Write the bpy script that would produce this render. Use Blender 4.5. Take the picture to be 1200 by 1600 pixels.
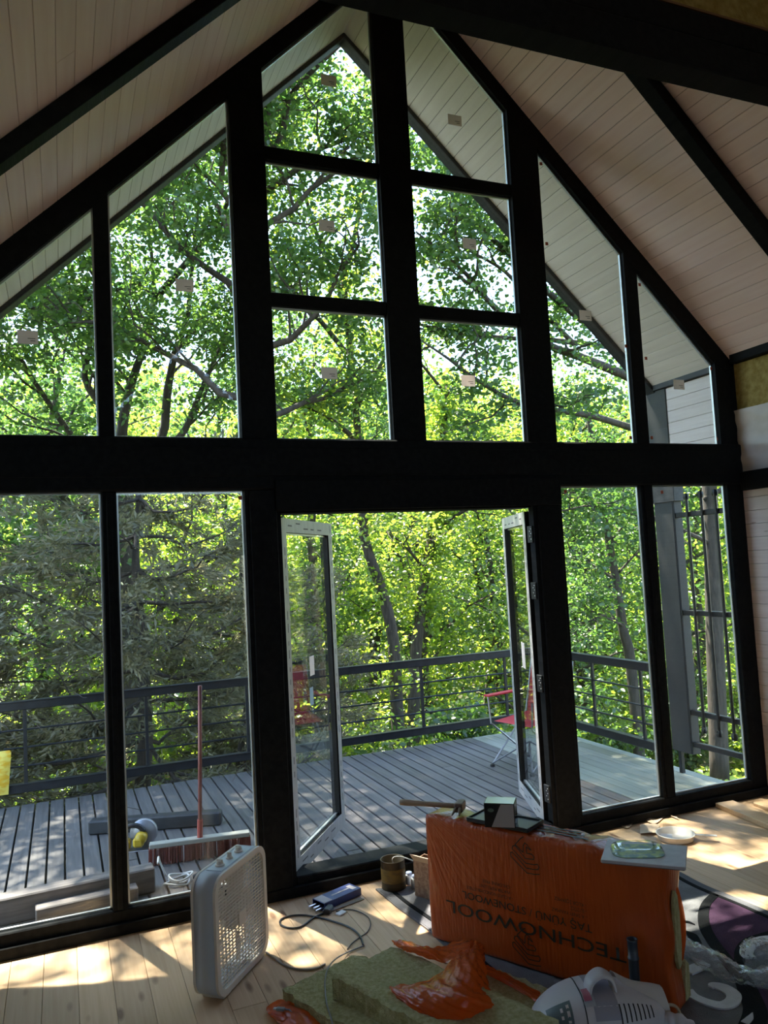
import bpy, bmesh, math, random
import numpy as np
from mathutils import Matrix, Vector
for o in list(bpy.data.objects):
    bpy.data.objects.remove(o, do_unlink=True)
SC = bpy.context.scene
COL = SC.collection
# ------------------------------------------------------------------ camera
FPX = 1225.3
YAW, PITCH, ROLL = 0.392253, 0.0673348, -0.0526762
def cam_axes():
    cy, sy, cp, sp = math.cos(YAW), math.sin(YAW), math.cos(PITCH), math.sin(PITCH)
    f = np.array([sy*cp, cy*cp, sp]); r = np.array([cy, -sy, 0.0]); u = np.cross(r, f)
    c, s = math.cos(ROLL), math.sin(ROLL)
    return c*r+s*u, -s*r+c*u, f
AR, AU, AF = cam_axes()
EYE = np.array([0.0, 0.0, 1.8])
cd = bpy.data.cameras.new('camera'); cam = bpy.data.objects.new('camera', cd); COL.objects.link(cam)
cd.sensor_fit = 'VERTICAL'; cd.sensor_height = 36.0; cd.lens = FPX/1600*36.0
cd.clip_start = 0.05; cd.clip_end = 500
cam.matrix_world = Matrix(((AR[0], AU[0], -AF[0], EYE[0]), (AR[1], AU[1], -AF[1], EYE[1]), (AR[2], AU[2], -AF[2], EYE[2]), (0, 0, 0, 1)))
SC.camera = cam
# ------------------------------------------------------------------ world, sun, exposure
SUN_EL, SUN_AZ = math.radians(66), math.radians(-20)      # azimuth from +y, negative = to the left
wd = bpy.data.worlds.new('world'); SC.world = wd; wd.use_nodes = True
wn = wd.node_tree; wn.nodes.clear()
sky = wn.nodes.new('ShaderNodeTexSky'); sky.sky_type = 'NISHITA'; sky.sun_disc = False
sky.sun_elevation = SUN_EL; sky.sun_rotation = SUN_AZ; sky.air_density = 1.0; sky.dust_density = 0.7; sky.altitude = 200
bg = wn.nodes.new('ShaderNodeBackground'); bg.inputs['Strength'].default_value = 0.40
wo = wn.nodes.new('ShaderNodeOutputWorld')
wn.links.new(sky.outputs[0], bg.inputs[0]); wn.links.new(bg.outputs[0], wo.inputs[0])
sd = bpy.data.lights.new('sun', 'SUN'); sd.energy = 12.5; sd.angle = math.radians(0.6); sd.color = (1.0, 0.93, 0.82)
sun = bpy.data.objects.new('sun', sd); COL.objects.link(sun)
SUNV = Vector((math.sin(SUN_AZ)*math.cos(SUN_EL), math.cos(SUN_AZ)*math.cos(SUN_EL), math.sin(SUN_EL)))
sun.rotation_euler = SUNV.to_track_quat('Z', 'Y').to_euler(); sun.location = (0, 20, 30)
vs = SC.view_settings
vs.view_transform = 'Standard'; vs.look = 'None'; vs.gamma = 1.0; vs.use_curve_mapping = False; vs.exposure = 1.62
SC.cycles.max_bounces = 10; SC.cycles.diffuse_bounces = 5; SC.cycles.glossy_bounces = 4
SC.cycles.transmission_bounces = 8; SC.cycles.transparent_max_bounces = 24
SC.cycles.caustics_reflective = False; SC.cycles.caustics_refractive = False
SC.cycles.sample_clamp_indirect = 6.0

# ------------------------------------------------------------------ survey helpers: sight line met with a real plane
def ray(px, py):
    return AR*((px-600)/FPX) - AU*((py-800)/FPX) + AF
def F(px, py, z=0.0):
    d = ray(px, py); return EYE + d*((z-EYE[2])/d[2])
def W(px, py, y):
    d = ray(px, py); return EYE + d*((y-EYE[1])/d[1])
# ------------------------------------------------------------------ materials
def nodes_of(name):
    m = bpy.data.materials.new(name); m.use_nodes = True
    nt = m.node_tree; return m, nt, nt.nodes, nt.links, nt.nodes['Principled BSDF']
def M(name, col, rough=0.6, metal=0.0, col2=None, scale=(8, 8, 8), bump=0.0, bscale=None, tone=0.0, coat=0.0, spec=0.5, contrast=(0.35, 0.7), detail=4, dist=0.01):
    m, nt, N, L, b = nodes_of(name)
    b.inputs['Roughness'].default_value = rough; b.inputs['Metallic'].default_value = metal
    b.inputs['Coat Weight'].default_value = coat; b.inputs['Specular IOR Level'].default_value = spec
    tc = N.new('ShaderNodeTexCoord'); oi = N.new('ShaderNodeObjectInfo')
    mp = N.new('ShaderNodeMapping'); mp.inputs['Scale'].default_value = scale
    mu = N.new('ShaderNodeVectorMath'); mu.operation = 'MULTIPLY_ADD'
    mu.inputs[1].default_value = (37, 19, 53)
    cx = N.new('ShaderNodeCombineXYZ')
    for k in range(3): L.new(oi.outputs['Random'], cx.inputs[k])
    L.new(cx.outputs[0], mu.inputs[0]); L.new(tc.outputs['Object'], mu.inputs[2]); L.new(mu.outputs[0], mp.inputs['Vector'])
    out = None
    if col2 is not None:
        no = N.new('ShaderNodeTexNoise'); no.inputs['Scale'].default_value = 1.0; no.inputs['Detail'].default_value = detail
        L.new(mp.outputs[0], no.inputs['Vector'])
        cr = N.new('ShaderNodeValToRGB'); cr.color_ramp.elements[0].position = contrast[0]; cr.color_ramp.elements[1].position = contrast[1]
        cr.color_ramp.elements[0].color = (*col, 1); cr.color_ramp.elements[1].color = (*col2, 1)
        L.new(no.outputs['Fac'], cr.inputs['Fac']); out = cr.outputs['Color']
    else:
        b.inputs['Base Color'].default_value = (*col, 1)
    if tone:
        if out is None:
            rgb = N.new('ShaderNodeRGB'); rgb.outputs[0].default_value = (*col, 1); out = rgb.outputs[0]
        hs = N.new('ShaderNodeHueSaturation'); mr = N.new('ShaderNodeMapRange')
        mr.inputs['To Min'].default_value = 1-tone; mr.inputs['To Max'].default_value = 1+tone
        L.new(oi.outputs['Random'], mr.inputs['Value']); L.new(mr.outputs[0], hs.inputs['Value']); L.new(out, hs.inputs['Color']); out = hs.outputs['Color']
    if out is not None: L.new(out, b.inputs['Base Color'])
    if bump:
        nb = N.new('ShaderNodeTexNoise'); nb.inputs['Scale'].default_value = 1.0; nb.inputs['Detail'].default_value = 5
        mb = N.new('ShaderNodeMapping'); mb.inputs['Scale'].default_value = bscale or scale
        L.new(mu.outputs[0], mb.inputs['Vector']); L.new(mb.outputs[0], nb.inputs['Vector'])
        bp = N.new('ShaderNodeBump'); bp.inputs['Strength'].default_value = bump; bp.inputs['Distance'].default_value = dist
        L.new(nb.outputs['Fac'], bp.inputs['Height']); L.new(bp.outputs[0], b.inputs['Normal'])
    return m
def pine(name, base, grain, knot, tone=0.08, kscale=(9, 2.6, 9), gscale=(60, 2.2, 60), rough=0.55, kth=0.13):
    m = M(name, base, rough, col2=grain, scale=gscale, tone=tone, bump=0.08, contrast=(0.3, 0.75))
    nt = m.node_tree; N, L = nt.nodes, nt.links; b = N['Principled BSDF']
    src = b.inputs['Base Color'].links[0].from_socket
    mu = [n for n in N if n.type == 'VECT_MATH'][0]
    mk = N.new('ShaderNodeMapping'); mk.inputs['Scale'].default_value = kscale
    vo = N.new('ShaderNodeTexVoronoi'); vo.inputs['Scale'].default_value = 1.0; vo.inputs['Randomness'].default_value = 1.0
    L.new(mu.outputs[0], mk.inputs['Vector']); L.new(mk.outputs[0], vo.inputs['Vector'])
    r = N.new('ShaderNodeMapRange'); r.inputs['From Min'].default_value = kth*0.45; r.inputs['From Max'].default_value = kth
    r.inputs['To Min'].default_value = 0.85; r.inputs['To Max'].default_value = 0.0
    L.new(vo.outputs['Distance'], r.inputs['Value'])
    mx = N.new('ShaderNodeMix'); mx.data_type = 'RGBA'; L.new(r.outputs[0], mx.inputs['Factor'])
    L.new(src, mx.inputs['A']); mx.inputs['B'].default_value = (*knot, 1); L.new(mx.outputs['Result'], b.inputs['Base Color'])
    return m
def thin_fresnel(N, L, ior):
    # the same reflectance from either side of a thin sheet
    f = N.new('ShaderNodeFresnel'); g = N.new('ShaderNodeNewGeometry'); m = N.new('ShaderNodeMapRange')
    m.inputs['To Min'].default_value = ior; m.inputs['To Max'].default_value = 1/ior
    L.new(g.outputs['Backfacing'], m.inputs['Value']); L.new(m.outputs[0], f.inputs['IOR']); return f
def thin_glass(name, tint=(0.95, 0.975, 0.955), refl=0.9):
    m, nt, N, L, b = nodes_of(name); N.remove(b)
    t = N.new('ShaderNodeBsdfTransparent'); t.inputs[0].default_value = (*tint, 1)
    g = N.new('ShaderNodeBsdfGlossy'); g.inputs['Roughness'].default_value = 0.0
    f = thin_fresnel(N, L, 1.45)
    k = N.new('ShaderNodeMath'); k.operation = 'MULTIPLY'; k.inputs[1].default_value = refl
    mx = N.new('ShaderNodeMixShader'); L.new(f.outputs[0], k.inputs[0]); L.new(k.outputs[0], mx.inputs[0])
    L.new(t.outputs[0], mx.inputs[1]); L.new(g.outputs[0], mx.inputs[2])
    L.new(mx.outputs[0], N['Material Output'].inputs['Surface']); return m
def film(name, col, alpha, rough=0.18, bump=0.3, bscale=(25, 25, 25), trans=0.5):
    m, nt, N, L, b = nodes_of(name); N.remove(b)
    d = N.new('ShaderNodeBsdfDiffuse'); d.inputs[0].default_value = (*col, 1)
    t = N.new('ShaderNodeBsdfTranslucent'); t.inputs[0].default_value = (*col, 1)
    g = N.new('ShaderNodeBsdfGlossy'); g.inputs['Roughness'].default_value = rough
    tr = N.new('ShaderNodeBsdfTransparent'); tr.inputs[0].default_value = tuple(min(1, c*1.1+0.2*alpha) for c in col)+(1,)
    a = N.new('ShaderNodeMixShader'); a.inputs[0].default_value = trans; L.new(d.outputs[0], a.inputs[1]); L.new(t.outputs[0], a.inputs[2])
    c = N.new('ShaderNodeMixShader'); c.inputs[0].default_value = 1-alpha; L.new(a.outputs[0], c.inputs[1]); L.new(tr.outputs[0], c.inputs[2])
    f = thin_fresnel(N, L, 1.5)
    fk = N.new('ShaderNodeMath'); fk.operation = 'MULTIPLY'; fk.inputs[1].default_value = 0.85; L.new(f.outputs[0], fk.inputs[0])
    e = N.new('ShaderNodeMixShader'); L.new(fk.outputs[0], e.inputs[0]); L.new(c.outputs[0], e.inputs[1]); L.new(g.outputs[0], e.inputs[2])
    tc = N.new('ShaderNodeTexCoord'); mp = N.new('ShaderNodeMapping'); mp.inputs['Scale'].default_value = bscale
    no = N.new('ShaderNodeTexNoise'); no.inputs['Scale'].default_value = 1.0; no.inputs['Detail'].default_value = 4; no.inputs['Distortion'].default_value = 0.6
    bp = N.new('ShaderNodeBump'); bp.inputs['Strength'].default_value = bump; bp.inputs['Distance'].default_value = 0.02
    L.new(tc.outputs['Object'], mp.inputs['Vector']); L.new(mp.outputs[0], no.inputs['Vector']); L.new(no.outputs['Fac'], bp.inputs['Height'])
    for s in (d, t, g, f): L.new(bp.outputs[0], s.inputs['Normal'])
    L.new(e.outputs[0], N['Material Output'].inputs['Surface']); return m
def leafmat(name, dark, light, tdark, tlight, trans=0.5, gloss=0.05):
    m, nt, N, L, b = nodes_of(name); N.remove(b)
    at = N.new('ShaderNodeAttribute'); at.attribute_name = 'tint'
    def ramp(a, c):
        r = N.new('ShaderNodeMix'); r.data_type = 'RGBA'; r.inputs['A'].default_value = (*a, 1); r.inputs['B'].default_value = (*c, 1)
        L.new(at.outputs['Fac'], r.inputs['Factor']); return r.outputs['Result']
    d = N.new('ShaderNodeBsdfDiffuse'); L.new(ramp(dark, light), d.inputs[0])
    t = N.new('ShaderNodeBsdfTranslucent'); L.new(ramp(tdark, tlight), t.inputs[0])
    g = N.new('ShaderNodeBsdfGlossy'); g.inputs['Roughness'].default_value = 0.35
    a = N.new('ShaderNodeMixShader'); a.inputs[0].default_value = trans; L.new(d.outputs[0], a.inputs[1]); L.new(t.outputs[0], a.inputs[2])
    e = N.new('ShaderNodeMixShader'); e.inputs[0].default_value = gloss; L.new(a.outputs[0], e.inputs[1]); L.new(g.outputs[0], e.inputs[2])
    L.new(e.outputs[0], N['Material Output'].inputs['Surface']); return m

m_dark = M('dark_stained_timber', (0.004, 0.005, 0.006), 0.65, spec=0.1, col2=(0.010, 0.011, 0.012), scale=(30, 4, 30), bump=0.25, tone=0.12)
m_darkout = M('weathered_dark_timber', (0.016, 0.017, 0.019), 0.6, col2=(0.034, 0.034, 0.037), scale=(30, 6, 30), bump=0.25)
m_ceil = M('whitewashed_board', (0.82, 0.645, 0.605), 0.6, col2=(0.87, 0.715, 0.68), scale=(26, 1.6, 26), tone=0.035, bump=0.06)
m_soff = M('whitewashed_soffit_board', (0.72, 0.63, 0.55), 0.6, col2=(0.79, 0.70, 0.62), scale=(26, 1.6, 26), tone=0.03, bump=0.06)  # same boards as the ceiling; outdoor light's duller tone put into the colour
m_side = pine('whitewashed_wall_board', (0.62, 0.52, 0.48), (0.70, 0.61, 0.57), (0.36, 0.27, 0.22), tone=0.04, kscale=(6, 2.3, 9), gscale=(3, 3, 60), kth=0.07)
m_floor = pine('raw_pine_floor', (0.50, 0.32, 0.175), (0.60, 0.41, 0.24), (0.16, 0.07, 0.03), tone=0.10, kscale=(10, 3.0, 10), gscale=(55, 2.0, 55), kth=0.2)
m_pine = pine('raw_pine_board', (0.56, 0.37, 0.20), (0.64, 0.46, 0.28), (0.25, 0.12, 0.05), tone=0.04)
m_deck = M('grey_weathered_deck', (0.065, 0.060, 0.058), 0.62, col2=(0.135, 0.124, 0.118), scale=(45, 2.5, 45), tone=0.14, bump=0.3, contrast=(0.25, 0.8))
m_decknew = M('fresh_pale_deck', (0.19, 0.20, 0.16), 0.55, col2=(0.26, 0.265, 0.215), scale=(45, 2.5, 45), tone=0.06, bump=0.15)
m_metal = M('black_painted_steel', (0.010, 0.011, 0.013), 0.4, col2=(0.020, 0.021, 0.024), scale=(14, 14, 14), spec=0.3)
m_glass = thin_glass('clear_glass')
m_spacer = M('aluminium_spacer', (0.62, 0.64, 0.65), 0.35, metal=0.6)
m_bead = M('black_glazing_bead', (0.012, 0.013, 0.014), 0.4)
m_stick = film('paper_label', (0.92, 0.83, 0.79), 1.0, 0.6, 0.0, trans=0.45)
m_print = M('grey_print', (0.12, 0.11, 0.11), 0.8)
m_red = M('red_block', (0.45, 0.10, 0.05), 0.6)
m_filmw = M('printed_white_protective_film', (0.36, 0.36, 0.36), 0.35, col2=(0.45, 0.45, 0.45), scale=(30, 30, 6), bump=0.15)
m_steel = M('bright_steel', (0.65, 0.66, 0.68), 0.3, metal=1.0)
m_wool = M('stone_wool', (0.36, 0.34, 0.16), 0.95, col2=(0.52, 0.50, 0.29), scale=(60, 60, 30), bump=0.9, bscale=(140, 140, 140), spec=0.1)
m_woolin = M('stone_wool_panel', (0.26, 0.19, 0.055), 0.95, col2=(0.40, 0.31, 0.11), scale=(22, 22, 22), bump=0.8, bscale=(60, 60, 60), spec=0.1)
m_memb = M('white_vapour_membrane', (0.50, 0.44, 0.37), 0.5, col2=(0.62, 0.56, 0.49), scale=(5, 5, 5), bump=0.5, bscale=(7, 7, 7))
m_orange = M('orange_shrink_film', (0.36, 0.052, 0.005), 0.33, col2=(0.43, 0.072, 0.008), scale=(9, 9, 5), bump=0.5, bscale=(70, 70, 9), coat=0.3, spec=0.4)
m_orangef = film('loose_orange_film', (0.85, 0.17, 0.025), 0.75, 0.16, 0.35)
m_clearf = film('clear_plastic_film', (0.82, 0.84, 0.86), 0.24, 0.1, 0.7, trans=0.3)
def add_pleats(m, h):
    # film pleats fanning out from the upper left corner of the pack
    nt = m.node_tree; N, L = nt.nodes, nt.links; b = N['Principled BSDF']
    tc = N.new('ShaderNodeTexCoord'); sx = N.new('ShaderNodeSeparateXYZ'); L.new(tc.outputs['Object'], sx.inputs[0])
    def math_(op, a, c=None):
        n = N.new('ShaderNodeMath'); n.operation = op
        for i, v in enumerate((a, c)):
            if v is None: continue
            if isinstance(v, (int, float)): n.inputs[i].default_value = v
            else: L.new(v, n.inputs[i])
        return n.outputs[0]
    dz = math_('SUBTRACT', h+0.03, sx.outputs['Z']); dx = math_('ADD', sx.outputs['X'], 0.03)
    an = math_('ARCTAN2', dz, dx); rad = math_('SQRT', math_('ADD', math_('MULTIPLY', dx, dx), math_('MULTIPLY', dz, dz)))
    cx = N.new('ShaderNodeCombineXYZ'); L.new(math_('MULTIPLY', an, 17.0), cx.inputs[0]); L.new(math_('MULTIPLY', rad, 2.2), cx.inputs[1])
    no = N.new('ShaderNodeTexNoise'); no.inputs['Scale'].default_value = 1.0; no.inputs['Detail'].default_value = 3; L.new(cx.outputs[0], no.inputs['Vector'])
    fall = N.new('ShaderNodeMapRange'); fall.inputs['From Min'].default_value = 0.05; fall.inputs['From Max'].default_value = 0.62; fall.inputs['To Min'].default_value = 1.0; fall.inputs['To Max'].default_value = 0.05
    L.new(rad, fall.inputs['Value'])
    bp = N.new('ShaderNodeBump'); bp.inputs['Distance'].default_value = 0.03; bp.inputs['Strength'].default_value = 0.4
    L.new(math_('MULTIPLY', no.outputs['Fac'], fall.outputs[0]), bp.inputs['Height'])
    old = b.inputs['Normal'].links[0].from_socket; L.new(old, bp.inputs['Normal']); L.new(bp.outputs[0], b.inputs['Normal'])
add_pleats(m_orange, 0.583)
m_ink = M('black_print_ink', (0.022, 0.020, 0.012), 0.45)
m_leaf = leafmat('broad_leaf', (0.040, 0.086, 0.028), (0.080, 0.135, 0.038), (0.060, 0.170, 0.035), (0.27, 0.43, 0.06))
m_leafb = leafmat('sunny_leaf', (0.050, 0.115, 0.024), (0.115, 0.180, 0.034), (0.22, 0.40, 0.035), (0.66, 0.74, 0.075), trans=0.62)  # sunlit glow put into a brighter, yellower leaf colour
m_jun = leafmat('juniper_spray', (0.125, 0.120, 0.068), (0.30, 0.265, 0.165), (0.11, 0.12, 0.05), (0.33, 0.30, 0.14), trans=0.38, gloss=0.03)
m_bark = M('grey_brown_bark', (0.028, 0.022, 0.017), 0.9, col2=(0.07, 0.054, 0.043), scale=(22, 22, 5), bump=0.9, bscale=(30, 30, 6))
m_ground = M('leaf_littered_ground', (0.025, 0.04, 0.01), 0.95, col2=(0.08, 0.065, 0.035), scale=(1.2, 1.2, 1.2), bump=0.8, bscale=(9, 9, 9))

# ------------------------------------------------------------------ mesh helpers
class MB:
    def __init__(s): s.v = []; s.f = []; s.n = 0
    def add(s, v, f):
        s.v.append(np.asarray(v, float).reshape(-1, 3)); s.f += [tuple(i+s.n for i in q) for q in f]; s.n += len(s.v[-1]); return s
    def box(s, x0, x1, y0, y1, z0, z1, b=0.003, R=None, at=(0, 0, 0)):
        c = np.array([(x0+x1)/2, (y0+y1)/2, (z0+z1)/2]); h = np.array([abs(x1-x0), abs(y1-y0), abs(z1-z0)])/2
        b = min(b, h.min()*0.45)
        V = []; idx = {}
        for ax in range(3):
            for sg in (-1, 1):
                u, w = (ax+1) % 3, (ax+2) % 3
                for su in (-1, 1):
                    for sw in (-1, 1):
                        p = np.zeros(3); p[ax] = sg*h[ax]; p[u] = su*(h[u]-b); p[w] = sw*(h[w]-b)
                        sgn = [0, 0, 0]; sgn[ax] = sg; sgn[u] = su; sgn[w] = sw
                        idx[(ax, tuple(sgn))] = len(V); V.append(p+c)
        Fs = []
        for ax in range(3):
            u, w = (ax+1) % 3, (ax+2) % 3
            for sg in (-1, 1):
                q = []
                for su, sw in ((-1, -1), (1, -1), (1, 1), (-1, 1)):
                    sgn = [0, 0, 0]; sgn[ax] = sg; sgn[u] = su; sgn[w] = sw; q.append(idx[(ax, tuple(sgn))])
                Fs.append(q if sg > 0 else q[::-1])
        for ax in range(3):
            u, w = (ax+1) % 3, (ax+2) % 3
            for su in (-1, 1):
                for sw in (-1, 1):
                    def g(face, sa):
                        sgn = [0, 0, 0]; sgn[ax] = sa; sgn[u] = su; sgn[w] = sw; return idx[(face, tuple(sgn))]
                    q = [g(u, -1), g(u, 1), g(w, 1), g(w, -1)]
                    Fs.append(q if su*sw < 0 else q[::-1])
        for sx in (-1, 1):
            for sy in (-1, 1):
                for sz in (-1, 1):
                    t = [idx[(k, (sx, sy, sz))] for k in range(3)]
                    Fs.append(t if sx*sy*sz > 0 else t[::-1])
        V = np.array(V)
        if R is not None: V = V @ np.array(R).T
        return s.add(V+np.array(at), Fs)
    def prism(s, pts, axis, a0, a1):
        """convex or simple polygon pts (2D) extruded along axis ('x','y','z')"""
        n = len(pts); V = []
        for a in (a0, a1):
            for p in pts:
                V.append({'y': (p[0], a, p[1]), 'x': (a, p[0], p[1]), 'z': (p[0], p[1], a)}[axis])
        ar = sum(pts[i][0]*pts[(i+1) % n][1]-pts[(i+1) % n][0]*pts[i][1] for i in range(n))
        flip = (ar > 0) ^ (axis == 'y')
        Fs = [list(range(n))[::-1] if flip else list(range(n)), list(range(n, 2*n)) if flip else list(range(n, 2*n))[::-1]]
        for i in range(n):
            j = (i+1) % n; q = [i, j, n+j, n+i]; Fs.append(q if flip else q[::-1])
        return s.add(V, Fs)
    def tube(s, P, R, seg=8, cap=True):
        P = np.asarray(P, float); k = len(P); R = np.broadcast_to(np.asarray(R, float), (k,))
        T = np.gradient(P, axis=0); T /= np.linalg.norm(T, axis=1)[:, None]+1e-12
        a = np.array([0, 0, 1.0]) if abs(T[0][2]) < 0.9 else np.array([1.0, 0, 0])
        nx = np.cross(T[0], a); nx /= np.linalg.norm(nx); V = []
        for i in range(k):
            nx = nx - T[i]*(nx@T[i]); nx /= np.linalg.norm(nx)+1e-12; by = np.cross(T[i], nx)
            for j in range(seg):
                t = 2*math.pi*j/seg; V.append(P[i]+R[i]*(math.cos(t)*nx+math.sin(t)*by))
        Fs = [[i*seg+j, i*seg+(j+1) % seg, (i+1)*seg+(j+1) % seg, (i+1)*seg+j] for i in range(k-1) for j in range(seg)]
        if cap: Fs += [list(range(seg))[::-1], list(range((k-1)*seg, k*seg))]
        return s.add(V, Fs)
    def lathe(s, prof, seg=24, at=(0, 0, 0), R=None):
        V = []; k = len(prof)
        for r, z in prof:
            for j in range(seg):
                t = 2*math.pi*j/seg; V.append((r*math.cos(t), r*math.sin(t), z))
        V = np.array(V)
        if R is not None: V = V @ np.array(R).T
        Fs = [[i*seg+j, i*seg+(j+1) % seg, (i+1)*seg+(j+1) % seg, (i+1)*seg+j] for i in range(k-1) for j in range(seg)]
        return s.add(V+np.array(at), Fs)
    def grid(s, G):
        G = np.asarray(G, float); r, c = G.shape[:2]
        return s.add(G.reshape(-1, 3), [[i*c+j, i*c+j+1, (i+1)*c+j+1, (i+1)*c+j] for i in range(r-1) for j in range(c-1)])
    def build(s, name, mat, parent=None, smooth=False):
        V = np.concatenate(s.v) if s.v else np.zeros((0, 3))
        me = bpy.data.meshes.new(name); me.from_pydata(V.tolist(), [], s.f); me.update()
        me.materials.append(mat)
        if smooth: me.polygons.foreach_set('use_smooth', [True]*len(me.polygons))
        return link(name, me, parent)
def link(name, me, parent=None):
    o = bpy.data.objects.new(name, me); COL.objects.link(o)
    if parent is not None: o.parent = parent
    return o
def tag(o, label=None, cat=None, group=None, kind=None):
    if label: o['label'] = label
    if cat: o['category'] = cat
    if group: o['group'] = group
    if kind: o['kind'] = kind
    return o
def root(name, label, cat, loc=(0, 0, 0), rz=0.0, group=None, kind=None):
    o = bpy.data.objects.new(name, None); COL.objects.link(o); o.empty_display_size = 0.1
    o.location = loc; o.rotation_euler = (0, 0, rz); return tag(o, label, cat, group, kind)
def BX(name, mat, parent, x0, x1, y0, y1, z0, z1, b=0.004, **k):
    return MB().box(x0, x1, y0, y1, z0, z1, b, **k).build(name, mat, parent)
def rotz(a): return np.array([[math.cos(a), -math.sin(a), 0], [math.sin(a), math.cos(a), 0], [0, 0, 1]])
def frame(xv, yv):
    x = np.array(xv, float); x /= np.linalg.norm(x); y = np.array(yv, float); y -= x*(x@y); y /= np.linalg.norm(y)
    return np.stack([x, y, np.cross(x, y)], 1)
def catmull(P, n):
    P = np.asarray(P, float); Q = np.concatenate([[2*P[0]-P[1]], P, [2*P[-1]-P[-2]]]); out = []
    for i in range(1, len(Q)-2):
        a, b, c, d = Q[i-1], Q[i], Q[i+1], Q[i+2]
        for t in np.linspace(0, 1, n, endpoint=False):
            out.append(0.5*((2*b)+(-a+c)*t+(2*a-5*b+4*c-d)*t*t+(-a+3*b-3*c+d)*t**3))
    out.append(P[-1]); return np.array(out)
def sheet(ctrl, n=6):
    C = np.asarray(ctrl, float)
    A = np.stack([catmull(C[i], n) for i in range(C.shape[0])])
    return np.stack([catmull(A[:, j], n) for j in range(A.shape[1])], 1)
rng = np.random.default_rng(11)
def crumple(G, amp, freq=3, seed=0):
    r = np.random.default_rng(seed); u, v = np.meshgrid(np.linspace(0, 1, G.shape[1]), np.linspace(0, 1, G.shape[0]))
    H = np.zeros(u.shape); 
    for k in range(7):
        a = r.uniform(0, 2*math.pi); f = freq*r.uniform(0.7, 2.6); ph = r.uniform(0, 6.28)
        H += (1-2*np.abs(np.sin((u*math.cos(a)+v*math.sin(a))*f*math.pi+ph)))/(1+0.3*k)
    H /= 2.5
    du = np.gradient(G, axis=1); dv = np.gradient(G, axis=0); n = np.cross(du, dv); n /= np.linalg.norm(n, axis=2)[..., None]+1e-9
    return G+n*(H*amp)[..., None]

# ================================================================== STRUCTURE
Y0, YG = 4.36, 4.392               # inner face and glass plane of the gable wall
CX, APEX, SL = 2.0345, 5.771, 0.97  # ridge x, ceiling apex height, roof pitch
def zc(x): return APEX-SL*abs(x-CX)
def zr(x): return 5.652-0.998*abs(x-CX)
# ---- floor
fl = BX('floor', m_pine, None, -0.9, 4.95, -5.0, 4.40, -0.14, -0.022, 0.0)
tag(fl, 'raw pine plank floor inside the glazed gable', 'floor', kind='structure')
random.seed(3)
x = -0.85
while x < 4.9:
    w = 0.146; cut = random.uniform(1.2, 3.4)
    for ya, yb in ((-5.0, cut), (cut+0.0015, 4.40)):
        BX('floor_plank', m_floor, fl, x, x+w-0.0016, ya, yb, -0.022, 0.0, 0.0012)
    x += w
# ---- gable timber frame
wf = root('wall_front', 'black stained timber gable frame holding all the glass', 'wall', kind='structure')
def post(name, x0, x1, z0, z1, ya=Y0, yb=4.414): return BX(name, m_dark, wf, x0, x1, ya, yb, z0, z1, 0.006)
def slopepost(name, x0, x1, z0, ya=Y0, yb=4.414):
    xm = CX if x0 < CX < x1 else None
    top = [(x1, zr(x1)+0.03)] + ([(CX, zr(CX)+0.03)] if xm else []) + [(x0, zr(x0)+0.03)]
    return MB().prism([(x0, z0), (x1, z0)]+top, 'y', ya, yb).build(name, m_dark, wf)
slopepost('post', 0.96, 1.165, -0.02); slopepost('post', 2.857, 3.083, -0.02)
slopepost('post', 1.897, 2.115, 2.5); slopepost('corner_post', 4.527, 4.70, 2.45); post('corner_post', 4.553, 4.70, -0.02, 2.45); slopepost('corner_post', -0.64, -0.465, -0.02)
for a, b in ((0.2, 0.277), (3.757, 3.865)):
    slopepost('mullion', a, b, 2.5, 4.366, 4.414); post('mullion', a, b, 0.1, 2.3, 4.366, 4.414)
    BX('mullion_fillet', m_dark, wf, a+0.024, b-0.024, 4.356, 4.37, 0.118, 2.26, 0.003)
for a, b in ((0.985, 1.14), (2.885, 3.055)):
    BX('post_facing', m_dark, wf, a, b, 4.345, 4.362, 0.0, 2.26, 0.004)
BX('transom_beam', m_dark, wf, -0.64, 4.70, 4.335, 4.414, 2.262, 2.556, 0.01)
BX('transom_cover_board', m_dark, wf, -0.46, 4.53, 4.322, 4.337, 2.335, 2.50, 0.004)
BX('sill_beam', m_dark, wf, -0.64, 1.165, 4.362, 4.414, -0.02, 0.117, 0.006); BX('sill_beam', m_dark, wf, 2.857, 4.70, 4.362, 4.414, -0.02, 0.117, 0.006)
BX('threshold', m_dark, wf, 1.165, 2.857, 4.362, 4.53, -0.02, 0.10, 0.006)
BX('base_strip', m_dark, wf, -0.64, 4.70, 4.335, 4.362, -0.0, 0.058, 0.004)
BX('door_head', m_dark, wf, 1.165, 2.857, 4.375, 4.52, 2.125, 2.265, 0.005)
BX('door_head_board', m_dark, wf, 1.13, 3.06, 4.318, 4.335, 2.135, 2.312, 0.004)
for za, zb in ((3.344, 3.423), (4.228, 4.31)):
    BX('glazing_bar', m_dark, wf, 1.165, 1.897, 4.366, 4.414, za, zb, 0.004); BX('glazing_bar', m_dark, wf, 2.115, 2.857, 4.366, 4.414, za, zb, 0.004)
for sgn in (-1, 1):
    xe = CX+sgn*2.74
    MB().prism([(CX, zr(CX)), (xe, zr(xe)), (xe, zc(xe)+0.01), (CX, APEX+0.01)], 'y', 4.364, 4.414).build('gable_rafter', m_dark, wf)
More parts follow.
